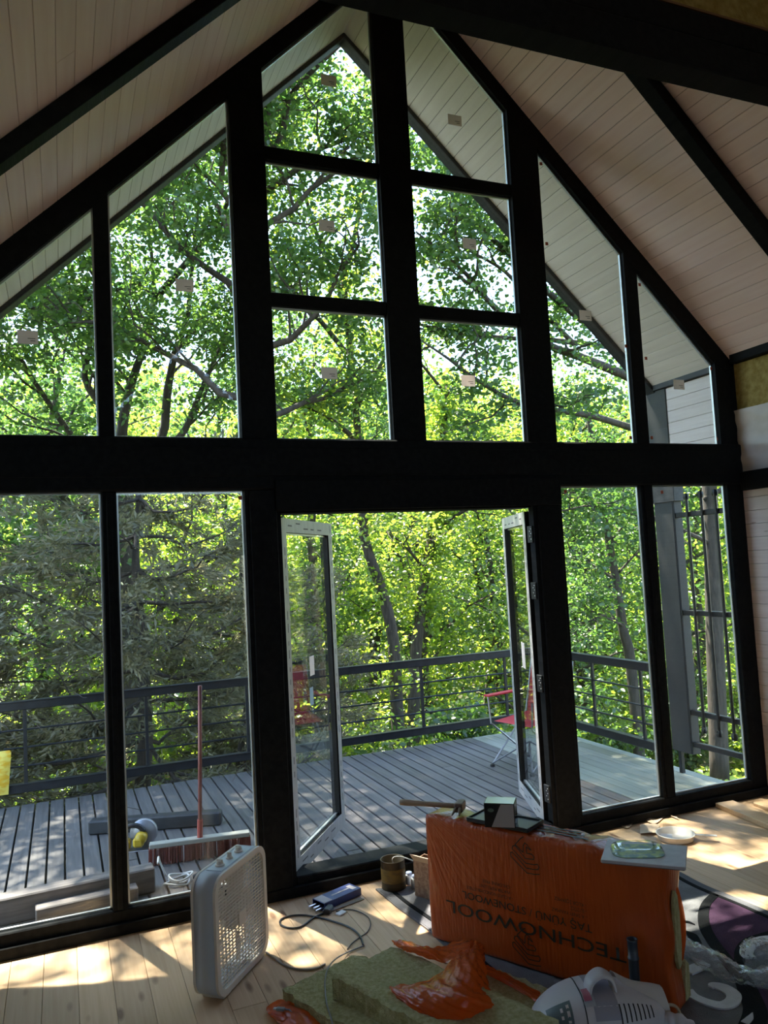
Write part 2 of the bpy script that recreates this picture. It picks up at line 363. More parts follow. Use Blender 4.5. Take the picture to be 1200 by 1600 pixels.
# ---- windows
def clip_top(x0, x1, z0):
    pts = [(x0, z0), (x1, z0), (x1, zr(x1))]
    if x0 < CX < x1: pts.append((CX, zr(CX)))
    pts.append((x0, zr(x0))); return pts
wins = []
for (a, b) in ((-0.465, 0.2), (0.277, 0.96), (3.083, 3.757), (3.865, 4.53)): b = 4.553 if b == 4.53 else b; wins.append([(a, 0.117), (b, 0.117), (b, 2.262), (a, 2.262)])
for (a, b) in ((-0.465, 0.2), (0.277, 0.96), (3.083, 3.757), (3.865, 4.53)): wins.append(clip_top(a, b, 2.556))
for (a, b) in ((1.165, 1.897), (2.115, 2.857)):
    wins += [[(a, 2.556), (b, 2.556), (b, 3.344), (a, 3.344)], [(a, 3.423), (b, 3.423), (b, 4.228), (a, 4.228)], clip_top(a, b, 4.31)]
wl = ['fixed pane left of the box fan, lowest row, at the photo edge', 'fixed pane behind the broom and circular saw',
      'fixed pane beside the right door leaf, above the round lid', 'fixed pane in front of the barred screen',
      'sloped pane above the leftmost lower pane', 'tall sloped pane left of the left post', 'sloped pane right of the right post, fascia crossing it',
      'small sloped pane at the right corner with white siding behind', 'square pane left of the central post, just above the transom',
      'pane left of the central post, second above the transom', 'peaked pane left of the central post under the ridge',
      'square pane right of the central post, just above the transom', 'pane right of the central post, second above the transom', 'sloped pane right of the central post under the roof']
stick = {4: (44, 527), 5: (289, 446), 10: (514, 126), 9: (511, 353), 8: (515, 583), 13: (711, 188), 12: (734, 381), 11: (732, 595), 6: (915, 493), 7: (1061, 601)}
dots = {6: ((845, 256), (854, 381), (978, 541), (985, 684)), 7: ((999, 445), (1009, 560), (1018, 684), (1122, 686), (1111, 576)), 3: ((1034, 769),), 2: ((883, 768),), 1: ((375, 778),), 5: ((362, 200),)}
for i, pts in enumerate(wins):
    w = root('window_%d' % (i+1), wl[i], 'window', kind='structure')
    MB().prism(pts, 'y', YG, YG+0.022).build('pane', m_glass, w)
    P = np.array(pts); c = P.mean(0); n = len(P)
    for k in range(n):
        p, q = P[k], P[(k+1) % n]; d = (q-p)/np.linalg.norm(q-p); inn = np.array([-d[1], d[0]])
        if inn @ (c-p) < 0: inn = -inn
        poly = [tuple(p), tuple(q), tuple(q+inn*0.010), tuple(p+inn*0.010)]
        MB().prism(poly, 'y', YG+0.003, YG+0.019).build('spacer_bar', m_spacer, w)
    if i in stick:
        s = W(*stick[i], YG)
        st = BX('label_sticker', m_stick, w, s[0]-0.052, s[0]+0.048, YG-0.0012, YG-0.0002, s[2]-0.036, s[2]+0.036, 0.0)
        for k in range(2): BX('print_line', m_print, st, s[0]-0.002+0.012*k, s[0]+0.034, YG-0.0016, YG-0.0011, s[2]-0.008-0.012*k, s[2]-0.0045-0.012*k, 0.0)
    for q in dots.get(i, ()):
        s = W(*q, YG); BX('setting_block', m_red, w, s[0]-0.011, s[0]+0.011, YG-0.004, YG-0.0005, s[2]-0.011, s[2]+0.011, 0.003)
# ---- doors
def door(name, label, hx, hy, ox, oy, sign):
    L = math.hypot(ox-hx, oy-hy); a = math.atan2(oy-hy, ox-hx); t = 0.062
    d = root(name, label, 'door', (hx, hy, 0), a, kind='structure')
    z0, z1, fw = 0.062, 2.105, 0.072
    s = -sign                                            # side of the leaf that carries the white film (faces the room)
    ya, yb = (0, t) if s < 0 else (-t, 0)                # leaf body
    fy = ya-0.002 if s < 0 else yb
    for nm, x0, x1, za, zb in (('stile', 0, fw, z0, z1), ('stile', L-fw, L, z0, z1), ('top_rail', fw, L-fw, z1-fw*1.15, z1), ('bottom_rail', fw, L-fw, z0, z0+fw*1.3)):
        r = BX(nm, m_dark, d, x0, x1, ya, yb, za, zb, 0.003)
        BX('protective_film', m_filmw, r, x0, x1, fy, fy+0.002, za, zb, 0.0)
        rr = random.Random(len(nm)*7+int(x0*100))
        if za == z0 and zb == z1:
            mb = MB()
            for k in range(26):
                z = z0+0.1+k*0.075
                if rr.random() < 0.75: mb.box(x0+fw*0.5-0.004, x0+fw*0.5+0.004, fy-0.0006, fy+0.0026, z, z+rr.uniform(0.02, 0.055), 0.0)
            mb.build('film_print', m_print, r)
        else:
            mb = MB()
            for k in range(5):
                xx = x0+0.03+k*0.13; zz = (za+zb)/2+rr.uniform(-0.02, 0.015)
                mb.box(xx, xx+rr.uniform(0.05, 0.09), fy-0.0006, fy+0.0026, zz, zz+0.008, 0.0)
            mb.build('film_print', m_print, r)
    BX('pane', m_glass, d, fw-0.005, L-fw+0.005, (ya+yb)/2-0.011, (ya+yb)/2+0.011, z0+fw, z1-fw, 0.0)
    for za, zb, x0, x1 in ((z1-fw*1.15-0.012, z1-fw*1.15, fw, L-fw), (z0+fw*1.3, z0+fw*1.3+0.012, fw, L-fw)):
        BX('spacer_bar', m_spacer, d, x0, x1, (ya+yb)/2-0.008, (ya+yb)/2+0.008, za, zb, 0.0)
    for x0 in (fw, L-fw-0.012): BX('gasket', m_bead, d, x0, x0+0.012, ya+0.006, yb-0.006, z0+fw*1.3, z1-fw*1.15, 0.0)
    return d, L, fy
d1, L1, fy1 = door('door_1', 'open glazed door leaf at the left of the doorway', 1.185, 4.44, 1.735, 5.17, 1)
st = BX('label_sticker', m_stick, d1, 0.42, 0.50, 0.018, 0.0195, 1.13, 1.25, 0.02); tag(st, 'white oval sticker')
tag(BX('label_sticker', M('pale_blue_label', (0.35, 0.5, 0.62), 0.6), d1, 0.40, 0.46, 0.018, 0.0195, 0.95, 1.06, 0.01), 'pale blue sticker')
d2, L2, fy2 = door('door_2', 'open glazed door leaf at the right of the doorway', 2.850, 4.455, 3.125, 5.20, -1)
BX('label_sticker', m_stick, d2, 0.36, 0.46, -0.0195, -0.018, 1.02, 1.2, 0.01)
for z in (0.28, 0.98, 1.58, 1.95):
    h = MB().box(2.846, 2.858, 4.372, 4.43, z-0.055, z+0.055, 0.003).build('hinge', m_bead, d2)
    h.parent = wf
    for k, (dy, dz) in enumerate(((0, 0.035), (0.013, 0.02), (0, 0.005), (0.013, -0.012), (0, -0.032))):
        MB().lathe([(0.0001, 0.003), (0.0035, 0.0025), (0.0038, 0)], 8, at=(2.846, 4.385+dy, z+dz), R=frame((0, 0, 1), (0, 1, 0))).build('screw_head', m_steel, h)
# ---- ceilings: boards running with the ridge
for sgn, nm, lab in ((-1, 'ceiling_left', 'whitewashed board ceiling left of the ridge'), (1, 'ceiling_right', 'whitewashed board ceiling right of the ridge')):
    ce = root(nm, lab, 'ceiling', kind='structure')
    so = root('trim_1' if sgn < 0 else 'trim_2', ('left' if sgn < 0 else 'right')+' roof overhang lined with pale soffit boards outside the glass', 'soffit', kind='structure')
    th = math.atan(SL); ux = np.array([sgn*math.cos(th), 0, -math.sin(th)]); up = np.array([sgn*math.sin(th), 0, math.cos(th)])
    R = np.stack([ux, np.array([0, 1, 0])*1.0, np.cross(ux, [0, 1, 0])], 1)
    outw = 1 if R[2, 2] > 0 else -1
    w = 0.100; s = 0.0; k = 0
    while s < 3.86:
        a, b = s+0.0012, s+w-0.0012
        za, zb = (0.0, 0.016) if outw > 0 else (-0.016, 0.0)
        at = (CX, 0, APEX)
        cut = random.uniform(0.2, 3.2)
        for ya, yb in (((-5.0, cut), (cut+0.002, 4.44)) if k % 3 == 0 else ((-5.0, 4.44),)):
            MB().box(a, b, ya, yb, za, zb, 0.0016, R=R, at=at).build('ceiling_board', m_ceil, ce)
        MB().box(a, b, 4.445, 5.24, za, zb, 0.0016, R=R, at=at).build('soffit_board', m_soff, so)
        s += w; k += 1
    za, zb = (0.018, 0.13) if outw > 0 else (-0.13, -0.018)
    MB().box(0, 3.95, -5.1, 5.34, za, zb, 0.0, R=R, at=(CX, 0, APEX)).build('roof_deck', m_darkout, ce)
    za, zb = (-0.03, 0.05) if outw > 0 else (-0.05, 0.03)
    MB().box(0, 3.9, 5.205, 5.31, za, zb, 0.004, R=R, at=(CX, 0, APEX)).build('fascia_rafter', m_darkout, so)
    for ya in (3.41, 2.40, 1.4, 0.4, -0.6, -1.6, -2.6, -3.6):
        za, zb = (-0.075, 0.0) if outw > 0 else (0.0, 0.075)
        MB().box(0, 3.86, ya, ya+0.10, za, zb, 0.004, R=R, at=(CX, 0, APEX)).build('rafter', m_dark, ce)
BX('ridge_board', m_ceil, bpy.data.objects['ceiling_left'], CX-0.02, CX+0.02, -5.0, 4.44, APEX-0.012, APEX+0.03, 0.002)
BX('ridge_board', m_soff, bpy.data.objects['trim_1'], CX-0.012, CX+0.012, 4.445, 5.24, APEX-0.006, APEX+0.03, 0.002)
MB().box(CX-0.12, CX+0.12, -5.1, 5.34, APEX+0.03, APEX+0.17, 0.0).build('ridge_cap', m_darkout, bpy.data.objects['ceiling_left'])
# collar beam near the camera and what sits on it
cb = root('collar_beam', 'thick dark tie beam crossing overhead near the camera', 'beam', kind='structure')
zb0 = 1.8+0.8*2.6
BX('lower_timber', m_dark, cb, -0.2, 4.27, 2.47, 2.60, zb0, zb0+0.15, 0.006)
BX('upper_timber', m_dark, cb, 0.05, 4.02, 2.475, 2.595, zb0+0.153, zb0+0.275, 0.006)
ip = MB().prism([(0.25, zb0+0.285), (3.82, zb0+0.285), (CX+0.3, zc(CX+0.3)-0.08), (CX-0.3, zc(CX-0.3)-0.08)], 'y', 2.50, 2.57).build('insulation_panel', m_woolin, cb)
tag(ip, 'olive wool insulation panel')
BX('film_edge', M('brown_sealing_tape', (0.16, 0.08, 0.03), 0.6), ip, 0.3, 3.8, 2.474, 2.598, zb0+0.2755, zb0+0.286, 0.0)
# ---- side walls
wr = root('wall_right', 'right side wall lined with whitewashed horizontal boards', 'wall', kind='structure')
BX('top_plate', m_dark, wr, 4.655, 4.83, -5.0, 4.345, 3.165, 3.268, 0.005)
BX('middle_rail', m_dark, wr, 4.655, 4.83, -5.0, 4.34, 2.212, 2.347, 0.005)
z = 0.0
while z < 2.2:
    zz = min(z+0.098, 2.211)
    cut = random.uniform(0.5, 3.6)
    BX('wall_board', m_side, wr, 4.70, 4.716, -5.0, cut, z+0.001, zz-0.001, 0.0016); BX('wall_board', m_side, wr, 4.70, 4.716, cut+0.002, 4.36, z+0.001, zz-0.001, 0.0016)
    z += 0.098
BX('outer_cladding', m_darkout, wr, 4.80, 4.84, -5.0, 4.55, -0.6, 3.25, 0.0)
BX('corner_stud', m_dark, wr, 4.70, 4.80, 4.36, 4.50, -0.1, 3.2, 0.004)
ib = BX('insulation_batt', m_woolin, wr, 4.71, 4.79, -1.4, 4.36, 2.35, 3.164, 0.004); tag(ib, 'bare ochre wool batt')
G = np.array([[(4.700, 4.355-2.0*j/9, 2.35+0.47*i/5) for j in range(10)] for i in range(6)])
G[:, :, 0] -= 0.012+0.016*np.random.default_rng(2).random(G.shape[:2]); G[5, :, 2] += np.linspace(-0.01, 0.02, 10)
ms = MB().grid(crumple(sheet(G, 6), 0.012, 4, 3)).build('vapour_membrane', m_memb, None, True); tag(ms, 'crumpled white membrane draped over the wool in the right wall', 'membrane')
wlft = root('wall_left', 'left side wall lined with whitewashed horizontal boards', 'wall', kind='structure')
z = 0.0
while z < 3.1:
    BX('wall_board', m_side, wlft, -0.67, -0.645, -5.0, 4.36, z+0.001, min(z+0.148, 3.12)-0.001, 0.0016); z += 0.148
BX('outer_cladding', m_darkout, wlft, -0.75, -0.67, -5.0, 4.5, -0.6, 3.1, 0.0)
wb = root('wall_back', 'back wall behind the camera with a doorway and a high opening', 'wall', kind='structure')
m_back = M('pale_back_board', (0.55, 0.50, 0.47), 0.7)
for k in range(58):
    z_ = k*0.10
    xa, xb = CX-2.72, CX+2.72
    if z_ > 3.1: d_ = (APEX-z_-0.1)/SL; xa, xb = CX-d_, CX+d_
    if xb-xa < 0.1: break
    for p, q in (((xa, 2.95), (3.75, xb)) if z_ < 2.1 else ((xa, 0.75), (3.3, xb)) if 3.15 < z_ < 4.05 else ((xa, xb),)): BX('wall_board', m_back, wb, p, q, -5.05, -5.0, z_, z_+0.098, 0.001)  # unseen doorway and high gap, placed to let daylight into the room
# ---- right side porch: plate, siding, column, barred screen
pw = root('porch_wall', 'white lapped siding and dark plate outside the right corner under the roof', 'wall', kind='structure')
BX('top_plate', m_darkout, pw, 4.685, 4.83, 4.53, 5.32, 3.155, 3.255, 0.004)
for k in range(6): BX('siding_board', m_side, pw, 4.715, 4.735, 4.50, 5.105, 2.562+k*0.098, 2.562+(k+1)*0.098-0.002, 0.002)
BX('back_board', m_darkout, pw, 4.736, 4.78, 4.50, 5.105, 2.50, 3.15, 0.0)
BX('lower_plate', m_darkout, pw, 4.70, 4.80, 4.53, 5.105, 2.40, 2.56, 0.004)
pc = root('porch_column', 'wide grey box column outside the rightmost pane', 'column', kind='structure')
m_col = M('grey_painted_column', (0.014, 0.015, 0.016), 0.6, col2=(0.022, 0.023, 0.024), scale=(6, 6, 2))
BX('shaft', m_col, pc, 4.705, 4.79, 5.085, 5.32, 0.13, 3.155, 0.004); BX('cover_strip', m_col, pc, 4.700, 4.795, 5.098, 5.12, 0.135, 2.5, 0.002)
BX('capital', m_darkout, pc, 4.69, 4.80, 5.06, 5.33, 2.2, 2.42, 0.003)
BX('foot', m_metal, pc, 4.73, 4.765, 5.25, 5.285, -0.06, 0.13, 0.003)
sc = root('barred_screen', 'black steel screen of vertical bars beside the porch column', 'screen', (0, 0, 0))
for z in (2.082, 1.280, 0.470, 0.213): BX('rail', m_metal, sc, 4.715, 4.752, 4.55, 5.085, z-0.021, z+0.021, 0.004)
for y in (4.632, 4.778, 4.935):
    b_ = MB().tube([(4.700, y, 0.36), (4.700, y, 2.20)], 0.0125, 8).build('bar', m_metal, sc)
    for z in (0.33, 2.2): MB().lathe([(0.0001, 0), (0.022, 0), (0.024, 0.025), (0.019, 0.05), (0.0001, 0.05)], 10, at=(4.700, y, z)).build('end_cap', m_metal, b_)
# ---- deck
ZD = -0.055
dk = BX('deck', m_darkout, None, -1.6, 4.78, 4.54, 7.42, ZD-0.25, ZD-0.06, 0.0); tag(dk, 'grey boarded outdoor deck beyond the glass', 'deck', kind='structure')
x = -1.6
while x < 4.80:
    wdt = 0.1; new = x > 3.93
    cut = random.choice((0, 0, random.uniform(5.0, 7.0)))
    mt = m_decknew if new else m_deck
    for ya, yb in (((4.545, cut), (cut+0.004, 7.44)) if cut else ((4.545, 7.44),)):
        BX('deck_board', mt, dk, x, x+(0.111 if new else wdt), ya, yb+random.uniform(-0.006, 0.006), ZD-0.035, ZD+random.uniform(-0.001, 0.001), 0.003)
    x += 0.113
# ---- railings
def railing(name, label, p0, p1, posts, ext0, ext1):
    p0, p1 = np.array(p0, float), np.array(p1, float); d = (p1-p0)/np.linalg.norm(p1-p0); R = frame((*d, 0), (-d[1], d[0], 0)); L = np.linalg.norm(p1-p0)
    r = root(name, label, 'railing')
    at = (p0[0], p0[1], 0)
    MB().box(0, L, -0.03, 0.03, 0.735, 0.805, 0.005, R=R, at=at).build('top_rail', m_metal, r)
    MB().box(0, L, -0.036, 0.036, 0.802, 0.812, 0.003, R=R, at=at).build('top_cap', m_metal, r)
    MB().box(0, L, -0.028, 0.028, 0.045, 0.115, 0.005, R=R, at=at).build('bottom_rail', m_metal, r)
    MB().box(0, L, -0.034, 0.034, 0.113, 0.121, 0.003, R=R, at=at).build('bottom_cap', m_metal, r)
    for s in posts: MB().box(s-0.015, s+0.015, -0.012, 0.012, 0.11, 0.74, 0.003, R=R, at=at).build('post', m_metal, r)
    for z, e0 in ((0.567, 0.0), (0.418, 0.045), (0.262, 0.01)):
        a = p0+d*(ext0+e0); b = p0+d*ext1
        o = MB().tube([(*a, z), (*b, z)], 0.0085, 8).build('rod', m_metal, r)
        for c_, dd in ((a, -d), (b, d)):
            MB().tube([(*(c_), z), (*(c_+dd*0.03), z)], 0.0135, 8).build('end_cap', m_metal, o)
railing('deck_railing', 'black steel railing along the far edge of the deck', (-1.6, 7.46), (4.80, 7.46), [x+1.6 for x in (-1.31, -0.32, 0.673, 1.585, 2.495, 3.404, 4.40)], 1.10, 6.33)
railing('deck_railing', 'black steel railing along the right side of the deck', (4.80, 7.425), (4.80, 5.60), [0.05, 0.96, 1.66, 1.80], 0.08, 1.86)

# ================================================================== INDOOR THINGS
m_fanw = M('off_white_plastic', (0.62, 0.55, 0.47), 0.4, col2=(0.66, 0.59, 0.51), scale=(5, 5, 5))  # warm light from the floor put into the beige of the fan front
m_fang = M('shaded_fan_case', (0.42, 0.45, 0.48), 0.45)  # white fan's grey-blue sides: shade put into the case colour
m_black = M('black_plastic', (0.015, 0.015, 0.017), 0.4)
def rrect(w, h, r, n=6):
    out = []
    for cx, cz, a0 in ((w/2-r, h/2-r, 0), (-w/2+r, h/2-r, 90), (-w/2+r, -h/2+r, 180), (w/2-r, -h/2+r, 270)):
        for k in range(n+1):
            a = math.radians(a0+90*k/n); out.append((cx+r*math.cos(a), cz+r*math.sin(a)))
    return out
def box_fan():
    # local: x along the face, -y towards the room front, z up
    p0, p1 = F(352, 1562), F(408, 1501); a = math.atan2(p1[1]-p0[1], p1[0]-p0[0]); wdt = 0.47; H = 0.50; dep = 0.115
    c = (p0+p1)/2
    d = np.array([math.cos(a), math.sin(a)]); c2 = p0[:2]+d*(wdt*0.5-0.055)
    f = root('box_fan', 'white square box fan standing on the pine floor', 'fan', (c2[0], c2[1], 0.012), a)
    P = rrect(wdt, H, 0.075); Pi = rrect(wdt-0.05, H-0.05, 0.055); n = len(P); zc_ = H/2
    mb = MB(); V = []                                     # case: outer ring wall, inner ring wall
    for y in (0.004, dep-0.004):
        V += [(p[0], y, p[1]+zc_) for p in P]
    V += [(p[0], 0.012, p[1]+zc_) for p in Pi]; V += [(p[0], dep-0.012, p[1]+zc_) for p in Pi]
    Fs = []
    for i in range(n):
        j = (i+1) % n
        Fs += [[i, j, n+j, n+i][::-1], [2*n+i, 2*n+j, 3*n+j, 3*n+i], [i, j, 2*n+j, 2*n+i], [n+i, n+j, 3*n+j, 3*n+i][::-1]]
    mb.add(V, Fs).build('case', m_fang, f, True)
    for y0, nm in ((-0.002, 'front_rim'), (dep-0.010, 'rear_rim')):
        mb = MB(); V = []
        for y in (y0, y0+0.012):
            V += [(p[0]*1.004, y, p[1]*1.004+zc_) for p in P]; V += [(p[0], y, p[1]+zc_) for p in Pi]
        Fs = []
        for i in range(n):
            j = (i+1) % n
            Fs += [[i, j, n+j, n+i], [2*n+i, 2*n+j, 3*n+j, 3*n+i][::-1], [i, j, 2*n+j, 2*n+i][::-1], [n+i, n+j, 3*n+j, 3*n+i]]
        mb.add(V, Fs).build(nm, m_fanw, f)
    for y, nm in ((0.004, 'front_grille'), (dep-0.006, 'rear_grille')):
        mb = MB(); hw, hh = wdt/2-0.025, H/2-0.025
        def inside(u, v):
            r = 0.055; qx, qz = abs(u)-(hw-r), abs(v)-(hh-r)
            return math.hypot(max(qx, 0), max(qz, 0)) < r
        k = 15 if 'front' in nm else 13
        for i in range(k):
            t = -hw+2*hw*(i+0.5)/k
            lim = hh if abs(t) < hw-0.055 else hh-0.055+math.sqrt(max(0, 0.055**2-(abs(t)-hw+0.055)**2))
            mb.box(t-0.0022, t+0.0022, y+0.003, y+0.006, zc_-lim, zc_+lim, 0.0)
        k2 = 31 if 'front' in nm else 20
        for i in range(k2):
            t = -hh+2*hh*(i+0.5)/k2
            lim = hw if abs(t) < hh-0.055 else hw-0.055+math.sqrt(max(0, 0.055**2-(abs(t)-hh+0.055)**2))
            mb.box(-lim, lim, y, y+0.003, zc_+t-0.0021, zc_+t+0.0021, 0.0)
        g = mb.build(nm, m_fanw, f); g['kind'] = 'stuff'
        if 'front' in nm: tag(BX('badge', m_fanw, g, -0.032, 0.032, y-0.003, y+0.002, zc_-0.032, zc_+0.032, 0.012), 'plain square centre badge')
    hub = MB().lathe([(0.0001, -0.02), (0.05, -0.02), (0.055, 0.015), (0.0001, 0.02)], 20, at=(0, dep/2, zc_), R=frame((1, 0, 0), (0, 0, 1))).build('hub', m_fanw, f, True)
    for k in range(5):
        a0 = 2*math.pi*k/5; G = []
        for i in range(6):
            rr = 0.05+0.15*i/5; row = []
            for j in range(5):
                t = a0+(-0.42+0.84*j/4)*(1-0.25*i/5); row.append((rr*math.cos(t), dep/2+0.03*(j/4-0.5)*1.2, zc_+rr*math.sin(t)))
            G.append(row)
        MB().grid(G).build('blade', m_fanw, f, True)
    top = BX('control_panel', M('pale_grey_panel', (0.50, 0.56, 0.60), 0.3), f, -0.14, 0.15, 0.02, dep-0.02, H-0.002, H+0.003, 0.001)
    for xx, r in ((-0.085, 0.021), (0.0, 0.016), (0.085, 0.021)):
        MB().lathe([(r, 0), (r, 0.006), (r*0.75, 0.009), (r*0.62, 0.022), (0.0001, 0.024)], 14, at=(xx, dep*0.5, H+0.003)).box(xx-0.004, xx+0.004, dep*0.5-r*0.7, dep*0.5+r*0.7, H+0.02, H+0.03, 0.002).build('knob', m_fanw, top)
    for xx in (-0.15, 0.15): BX('foot', m_fanw, f, xx-0.03, xx+0.03, 0.004, dep-0.004, -0.012, 0.004, 0.003)
box_fan()
cordp = [F(408, 1484), F(425, 1496), F(440, 1507), F(456, 1514), F(476, 1517), F(495, 1515), F(508, 1508)]
tag(MB().tube(catmull([p+np.array([0, 0, 0.005]) for p in cordp], 6), 0.0042, 8).build('fan_cord', M('grey_cord', (0.30, 0.26, 0.23), 0.5), None, True), 'grey mains cord running from the box fan across the floor', 'cord')
# ---- rug
m_rug = M('grey_pile', (0.15, 0.15, 0.155), 0.95, col2=(0.20, 0.20, 0.205), scale=(14, 14, 14), bump=0.6, bscale=(160, 160, 160), spec=0.1)
m_rugb = M('dark_grey_border_pile', (0.13, 0.13, 0.14), 0.95, bump=0.6, bscale=(160, 160, 160), spec=0.1)
m_rugk = M('black_pile', (0.012, 0.013, 0.014), 0.95, bump=0.6, bscale=(160, 160, 160), spec=0.1)
m_rugp = M('purple_pile', (0.060, 0.030, 0.060), 0.95, col2=(0.085, 0.045, 0.080), scale=(9, 9, 9), bump=0.6, bscale=(160, 160, 160), spec=0.1)
m_rugw = M('white_pile', (0.60, 0.60, 0.60), 0.95, col2=(0.70, 0.70, 0.70), scale=(14, 14, 14), bump=0.6, bscale=(160, 160, 160), spec=0.1)
def slab(poly, z0, z1, name, mat, parent=None):
    return MB().prism([(p[0], p[1]) for p in poly], 'z', z0, z1).build(name, mat, parent)
rc = [(1.60, 1.7), (3.19, 1.7), (3.155, 2.4), (3.16, 2.98), (3.13, 3.35), (3.145, 3.58), (3.10, 3.69), (2.35, 3.93), (1.572, 4.21), (1.585, 3.95), (1.62, 3.62)]
rg = slab(rc, 0.001, 0.010, 'area_rug', m_rug); tag(rg, 'grey rug with purple fields, black curves and white swirls', 'rug')
def ribbon(P, wd_, z0, z1, name, mat, parent, taper=None, n=8):
    C = catmull([np.array([p[0], p[1], 0]) for p in P], n); T = np.gradient(C, axis=0); T /= np.linalg.norm(T, axis=1)[:, None]
    Nn = np.stack([-T[:, 1], T[:, 0], 0*T[:, 0]], 1); k = len(C)
    w = np.interp(np.linspace(0, 1, k), np.linspace(0, 1, len(taper)), taper)*wd_ if taper else np.full(k, wd_)
    A, B = C+Nn*w[:, None]/2, C-Nn*w[:, None]/2; mb = MB()
    V = []
    for a, b in zip(A, B): V += [(a[0], a[1], z1), (b[0], b[1], z1), (a[0], a[1], z0), (b[0], b[1], z0)]
    Fs = []
    for i in range(k-1):
        o, q = 4*i, 4*i+4
        Fs += [[o, o+1, q+1, q], [o, q, q+2, o+2], [o+1, o+3, q+3, q+1]]
    Fs += [[0, 2, 3, 1], [4*k-4, 4*k-3, 4*k-1, 4*k-2]]
    return mb.add(V, Fs).build(name, mat, parent)
z1, z2, z3 = 0.012, 0.0145, 0.017
edge = [(3.18, 1.7), (3.135, 2.4), (3.14, 2.98), (3.108, 3.35), (3.12, 3.56)]
ribbon(edge, 0.045, 0.009, z1, 'border_band', m_rugb, rg)
ribbon([(p[0]-0.035, p[1]) for p in edge], 0.022, 0.009, z2, 'border_line', m_rugk, rg)
lf = [(1.60, 4.17), (1.61, 3.95), (1.645, 3.62), (1.66, 3.1)]
ribbon(lf, 0.04, 0.009, z1, 'border_band', m_rugb, rg); ribbon([(p[0]+0.04, p[1]-0.01) for p in lf], 0.022, 0.009, z2, 'border_line', m_rugk, rg)
fp = lambda *q: [F(a, b, 0.012)[:2] for a, b in q]
slab(fp((1118, 1398), (1200, 1436), (1260, 1475), (1260, 1530), (1200, 1460), (1168, 1472), (1152, 1497), (1147, 1508), (1128, 1490), (1112, 1460), (1107, 1430), (1110, 1410)), 0.009, z1, 'purple_field', m_rugp, rg)
slab(fp((1165, 1538), (1210, 1548), (1260, 1570), (1260, 1660), (1190, 1640), (1178, 1590)), 0.009, z1, 'purple_field', m_rugp, rg)
ribbon(fp((1117, 1398), (1104, 1412), (1099, 1430), (1102, 1450), (1113, 1470), (1126, 1488), (1142, 1508), (1160, 1530), (1172, 1556), (1180, 1585), (1165, 1625)), 0.055, 0.009, z2, 'black_curve', m_rugk, rg, taper=(0.8, 0.8, 0.9, 1, 1, 1, 1.1, 1.3, 1.5, 1.6, 1.6))
ribbon(fp((1215, 1456), (1190, 1464), (1170, 1471), (1158, 1486), (1155, 1505)), 0.05, 0.009, z2, 'black_curve', m_rugk, rg, taper=(0.9, 1, 1, 1, 0.8))
ribbon(fp((1068, 1440), (1076, 1441), (1086, 1445)), 0.02, 0.009, z2, 'black_curve', m_rugk, rg, taper=(1, 0.8, 0.1))
ribbon(fp((1068, 1456), (1082, 1463), (1094, 1474)), 0.05, 0.009, z2, 'black_curve', m_rugk, rg, taper=(0.7, 1, 0.3))
ribbon(fp((1110, 1543), (1116, 1541), (1132, 1545), (1146, 1555), (1144, 1566), (1128, 1572), (1105, 1567), (1085, 1558), (1076, 1548)), 0.045, 0.009, z3, 'white_swirl', m_rugw, rg, taper=(0.5, 1, 1.3, 1.3, 1.2, 1.1, 1, 0.9, 0.8))
ribbon(fp((1074, 1519), (1090, 1512), (1104, 1506)), 0.055, 0.009, z3, 'white_swirl', m_rugw, rg, taper=(1, 1, 0.7))
ribbon(fp((1172, 1498), (1166, 1490), (1172, 1478), (1186, 1471), (1205, 1468), (1225, 1472)), 0.055, 0.009, z3, 'white_swirl', m_rugw, rg)
ribbon(fp((1164, 1600), (1172, 1592), (1176, 1584)), 0.03, 0.009, z3, 'white_swirl', m_rugw, rg, taper=(1, 0.8, 0.1))
